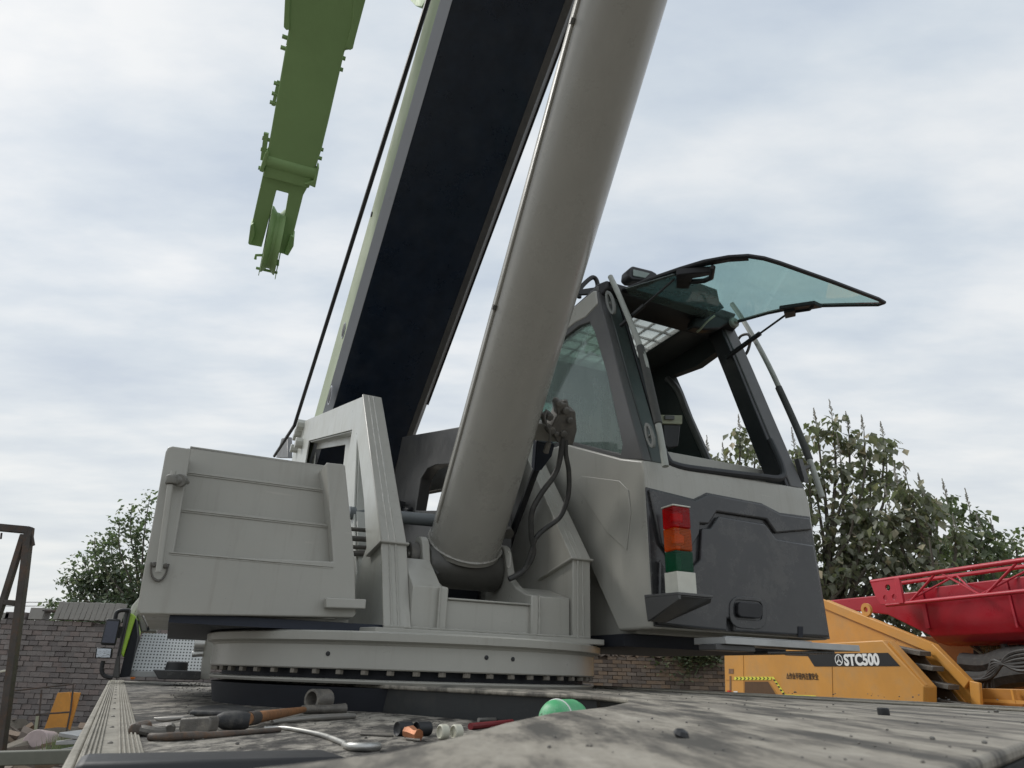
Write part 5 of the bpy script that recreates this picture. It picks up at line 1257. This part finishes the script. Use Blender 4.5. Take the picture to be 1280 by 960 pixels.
tree('round_tree', (13.6, 19), [(1250, 668), (1268, 676), (1284, 665), (1300, 670), (1240, 695), (1310, 680)], 19, .6, 2400, .18, M['leaf3'], 'round dense tree at the right edge behind the crimson boom', 'tree', 24, spikes=False, extra=10)
tree('paulownia_tree', (5.1, 18), [(885, 566), (905, 575), (925, 538), (944, 551), (915, 590), (965, 562), (980, 575), (950, 590), (898, 600)], 18, .55, 2800, .23, M['leaf'], 'broad leaved tree seen through the open cab', 'tree', 25, extra=10)
tree('poplar_tree', (-10.2, 22), [(150, 646), (118, 672), (104, 692), (165, 630), (188, 618), (100, 732), (92, 746), (212, 612), (140, 668), (128, 700), (240, 640), (172, 660), (110, 712), (200, 660), (150, 700), (182, 700)], 22, .62, 12500, .16, M['leaf2'], 'poplar with fine upswept branches behind the grey step box', 'tree', 31, spikes=False, extra=46, droop=.2, bunch=8, fork_z=-.2, low=-.1, limb=.035, sprd=.55, ylen=1.3)
tree('distant_bush', (-20.5, 30), [(62, 762), (50, 766), (76, 763), (38, 770), (90, 768)], 30, .7, 900, .16, M['leaf2'], 'small bare topped bush far beyond the brick wall', 'bush', 33, spikes=False, extra=6, fork_z=.6)

# ================================================================== LEFT YARD
gf_ = empty('gate_frame', onY(20, 900, 5)*1, 'rusty brown steel gate frame at the left edge', 'gate frame'); gf_.location.z = 0
def bar(pts, r, nm, mt='rust', y=5, par=gf_): return MB().tube([onY(a, b, y) for a, b in pts], r, 4).build(nm, M[mt], par, bevel=.004)
bar([(-80, 652), (38, 663)], .036, 'top_rail'); bar([(37, 660), (30, 720), (14, 840), (-2, 960), (-12, 1020)], .034, 'post'); bar([(30, 668), (6, 745), (-30, 850)], .027, 'brace'); bar([(-60, 748), (21, 754)], .025, 'middle_rail')
bar([(2, 666), (1, 674)], .008, 'hook'); bar([(39, 664), (42, 682)], .012, 'hook')
bar([(-60, 850), (10, 838)], .010, 'lower_bar', 'cream')
ob = empty('orange_board', onY(70, 960, 11.2), 'orange painted board leaning against the brick wall', 'board'); ob.location.z = 0
def yb(px, d, t, nm, mt, par, bev=.004): return MB().prism([onY(x, y, d) for x, y in px], V((0, t, 0))).build(nm, M[mt], par, bevel=bev)
yb([(72, 866), (86, 865), (89, 880), (72, 948), (47, 944), (50, 925)], 10.8, .03, 'front_panel', 'board', ob)
yb([(88, 865), (100, 866), (83, 925), (75, 940), (70, 946)], 10.85, .03, 'edge_panel', 'board', ob)
rf_ = empty('rebar_frame', onY(60, 960, 10.5), 'thin rusty rebar frame standing in front of the orange board', 'rebar frame'); rf_.location.z = 0
for pts in (((12, 864), (92, 855)), ((92, 855), (88, 890)), ((45, 893), (88, 890)), ((52, 862), (44, 950)), ((88, 890), (80, 930))): MB().tube([onY(a, b, 10.5) for a, b in pts], .012, 5).build('rebar', M['rust'], rf_)
MB().tube([onY(47, 895, 10.4), onY(39, 950, 10.4)], .02, 6).build('stake', M['olive'], rf_)
dm = MB(); dm.tube([onY(42, 930, 10), onY(60, 932, 10.3)], .17, 20); tag(dm.build('paint_drum', flat('pale_pink_drum', (.42, .34, .33), .6), None, bevel=.01), 'pale pink metal drum lying left of the orange board', 'drum')
mp_ = MB()
for i, (x, y, w) in enumerate(((100, 918, 16), (98, 926, 18), (102, 934, 14), (96, 940, 18))):
    P = onY(x, y, 9.5); mp_.obox(P, V((w/90*.5, .05, random.uniform(-.02, .03))), V((0, .25, 0)), Z*.022)
tag(mp_.build('scrap_panels', M['alu'], None, bevel=.006), 'stack of grey scrap metal panels right of the orange board', 'scrap')
rb_ = MB(); rnd = random.Random(9)
for i in range(420):
    x = rnd.uniform(-9.5, -4.0); y = rnd.uniform(8.6, 11.6); h = GZ+.25+.5*max(0, (y-8.6)/3)*rnd.random()+.12
    s = rnd.uniform(.04, .16); rb_.tone = rnd.random()
    rb_.obox(V((x, y, h)), V((s, rnd.uniform(-.05, .05), rnd.uniform(-.05, .05))), V((rnd.uniform(-.05, .05), s*.6, rnd.uniform(-.04, .04))), V((0, rnd.uniform(-.03, .03), s*rnd.uniform(.15, .6))))
tag(rb_.build('rubble', M['brick2'], None, smooth=False), 'rubble and broken bricks heaped at the foot of the brick wall', 'rubble', kind='stuff')
gm = MB(); o = MB()
gx = [(-10 + i*.45) for i in range(15)]
for i in range(14):
    for j in range(7):
        pass
hp2 = MB(); NX, NY = 26, 12
for j in range(NY+1):
    for i in range(NX+1):
        x = -10+6.3*i/NX; y = 8.2+3.6*j/NY
        hp2.v.append(V((x, y, GZ+.02+(.62*math.sin(PI*min(1, j/NY)**.8*.62))*(.75+.35*math.sin(i*1.3)+.2*random.random()))))
for j in range(NY):
    for i in range(NX): a = j*(NX+1)+i; hp2.face([a, a+1, a+NX+2, a+NX+1])
hpo = hp2.build('earth_heap', M['ground'], None); tag(hpo, 'heap of earth under the rubble by the brick wall', 'earth heap', kind='structure')
gr_ = MB(); rnd = random.Random(4)
for i in range(700):
    P = onY(rnd.gauss(80, 14), 948, 9.3+rnd.uniform(0, 1.2)); P.z = GZ+.35; a = rnd.uniform(0, 6.28); hgt = rnd.uniform(.12, .42); w = .01
    gr_.tone = rnd.random(); o_ = len(gr_.v); tip = P+V((math.cos(a)*hgt*.35, math.sin(a)*hgt*.35, hgt)); s_ = V((w, 0, 0)); gr_.v += [P-s_, P+s_, tip]; gr_.face([o_, o_+1, o_+2])
tag(gr_.build('weeds', M['leaf3'], None, smooth=False), 'tuft of green weeds growing by the orange board', 'weeds', kind='stuff')
pw = MB()
for y0, y1 in ((744, 758), (750, 762)): 
    pts = [onY(-200+k*80, y0+(y1-y0)*k/5+3*math.sin(k), 60) for k in range(12)]; pw.tube(pts, .035, 4)
tag(pw.build('power_lines', M['dull_steel'], None), 'faint overhead power lines in the far distance on the left', 'power line')

# ================================================================== GROUND, SKY, LIGHT
g = MB(); R = 1500
g.prism([V((-R, -R, GZ)), V((R, -R, GZ)), V((R, R, GZ)), V((-R, R, GZ))], Z*-.2)
tag(g.build('ground', M['ground'], None, smooth=False), 'bare earth yard', 'ground', kind='structure')
# chassis underneath the deck so that it stands on the ground
chs = MB(); chs.box(-5.2, 2.5, -.45, .75, GZ+.75, HD-.07); chs.build('chassis_beam', M['charcoal_trim'], root, bevel=.02)
for f_ in (1.6, .3, -3.6):
    for l_ in (-1.15, .92): MB().lathe(S(f_, l_, GZ+.52), L, [(.3, 0), (.5, .02), (.52, .06), (.52, .24), (.5, .27), (.3, .29)], 32).build('wheel', M['black'], root)

w = bpy.data.worlds.new('World'); sc.world = w; w.use_nodes = True; nt = w.node_tree; nt.nodes.clear()
SUN_EL, SUN_AZ = rad(42), rad(-62)      # azimuth from +Y towards +X
out = nt.nodes.new('ShaderNodeOutputWorld'); bg = nt.nodes.new('ShaderNodeBackground'); nt.links.new(bg.outputs[0], out.inputs[0]); bg.inputs[1].default_value = .1
sky = nt.nodes.new('ShaderNodeTexSky'); sky.sky_type = 'NISHITA'; sky.sun_disc = False; sky.sun_elevation = SUN_EL; sky.sun_rotation = SUN_AZ; sky.air_density = 1.0; sky.dust_density = 2.0
tc = nt.nodes.new('ShaderNodeTexCoord'); sp = nt.nodes.new('ShaderNodeSeparateXYZ'); nt.links.new(tc.outputs['Generated'], sp.inputs[0])
def mth(op, a, b):
    m = nt.nodes.new('ShaderNodeMath'); m.operation = op
    for i, v in enumerate((a, b)):
        if hasattr(v, 'node'): nt.links.new(v, m.inputs[i])
        else: m.inputs[i].default_value = v
    return m.outputs[0]
zc = mth('ADD', mth('MAXIMUM', sp.outputs[2], 0.0), .12)
cmb = nt.nodes.new('ShaderNodeCombineXYZ'); nt.links.new(mth('DIVIDE', sp.outputs[0], zc), cmb.inputs[0]); nt.links.new(mth('DIVIDE', sp.outputs[1], zc), cmb.inputs[1])
mpw = nt.nodes.new('ShaderNodeMapping'); nt.links.new(cmb.outputs[0], mpw.inputs[0]); mpw.inputs['Scale'].default_value = (1.1, 2.1, 1); mpw.inputs['Rotation'].default_value = (0, 0, rad(12)); mpw.inputs['Location'].default_value = (3.1, 1.7, 0)
nz = noise(nt, mpw.outputs[0], 1.5, 8, .55); nz2 = noise(nt, mpw.outputs[0], .38, 4, .5)
cl1 = ramp(nt, nz, [(.31, (4.7, 5.25, 6.0)), (.48, (5.7, 6.15, 6.6)), (.66, (7.05, 7.2, 7.3))])
cl2 = ramp(nt, nz2, [(.35, (.91, .93, .95)), (.65, (1.09, 1.07, 1.05))])
cl = mix(nt, 1.0, cl1, cl2, 'MULTIPLY')
hzn = ramp(nt, sp.outputs[2], [(0.0, (1,)*3), (.12, (.75,)*3), (.45, (0,)*3)])
cl = mix(nt, mix(nt, .35, hzn, (0, 0, 0)), cl, (6.6, 6.65, 6.4))
fin = mix(nt, .95, sky.outputs[0], cl)
nt.links.new(fin, bg.inputs[0])
ld = bpy.data.lights.new('sun', 'SUN'); ld.energy = 1.5; ld.angle = rad(14); ld.color = (1, .97, .92)
lo = bpy.data.objects.new('sun', ld); col.objects.link(lo)
sd3 = V((math.sin(SUN_AZ)*math.cos(SUN_EL), math.cos(SUN_AZ)*math.cos(SUN_EL), math.sin(SUN_EL)))
lo.rotation_euler = sd3.to_track_quat('Z', 'Y').to_euler(); lo.location = (0, 0, 30)

cd_ = bpy.data.cameras.new('camera'); cam = bpy.data.objects.new('camera', cd_); col.objects.link(cam); sc.camera = cam
cd_.sensor_width = 36; cd_.lens = FPX/1280*36; cd_.clip_start = .02; cd_.clip_end = 6000
mtx = Matrix(((CR.x, CU.x, -CF.x, 0), (CR.y, CU.y, -CF.y, 0), (CR.z, CU.z, -CF.z, CZ), (0, 0, 0, 1)))
cam.matrix_world = mtx
cd_.dof.use_dof = True; cd_.dof.focus_distance = 3.3; cd_.dof.aperture_fstop = 12
sc.view_settings.view_transform = 'Standard'; sc.view_settings.look = 'None'; sc.view_settings.gamma = 1; sc.view_settings.exposure = .33
sc.render.resolution_x = 1024; sc.render.resolution_y = 768
sc.cycles.transparent_max_bounces = 16; sc.cycles.max_bounces = 6
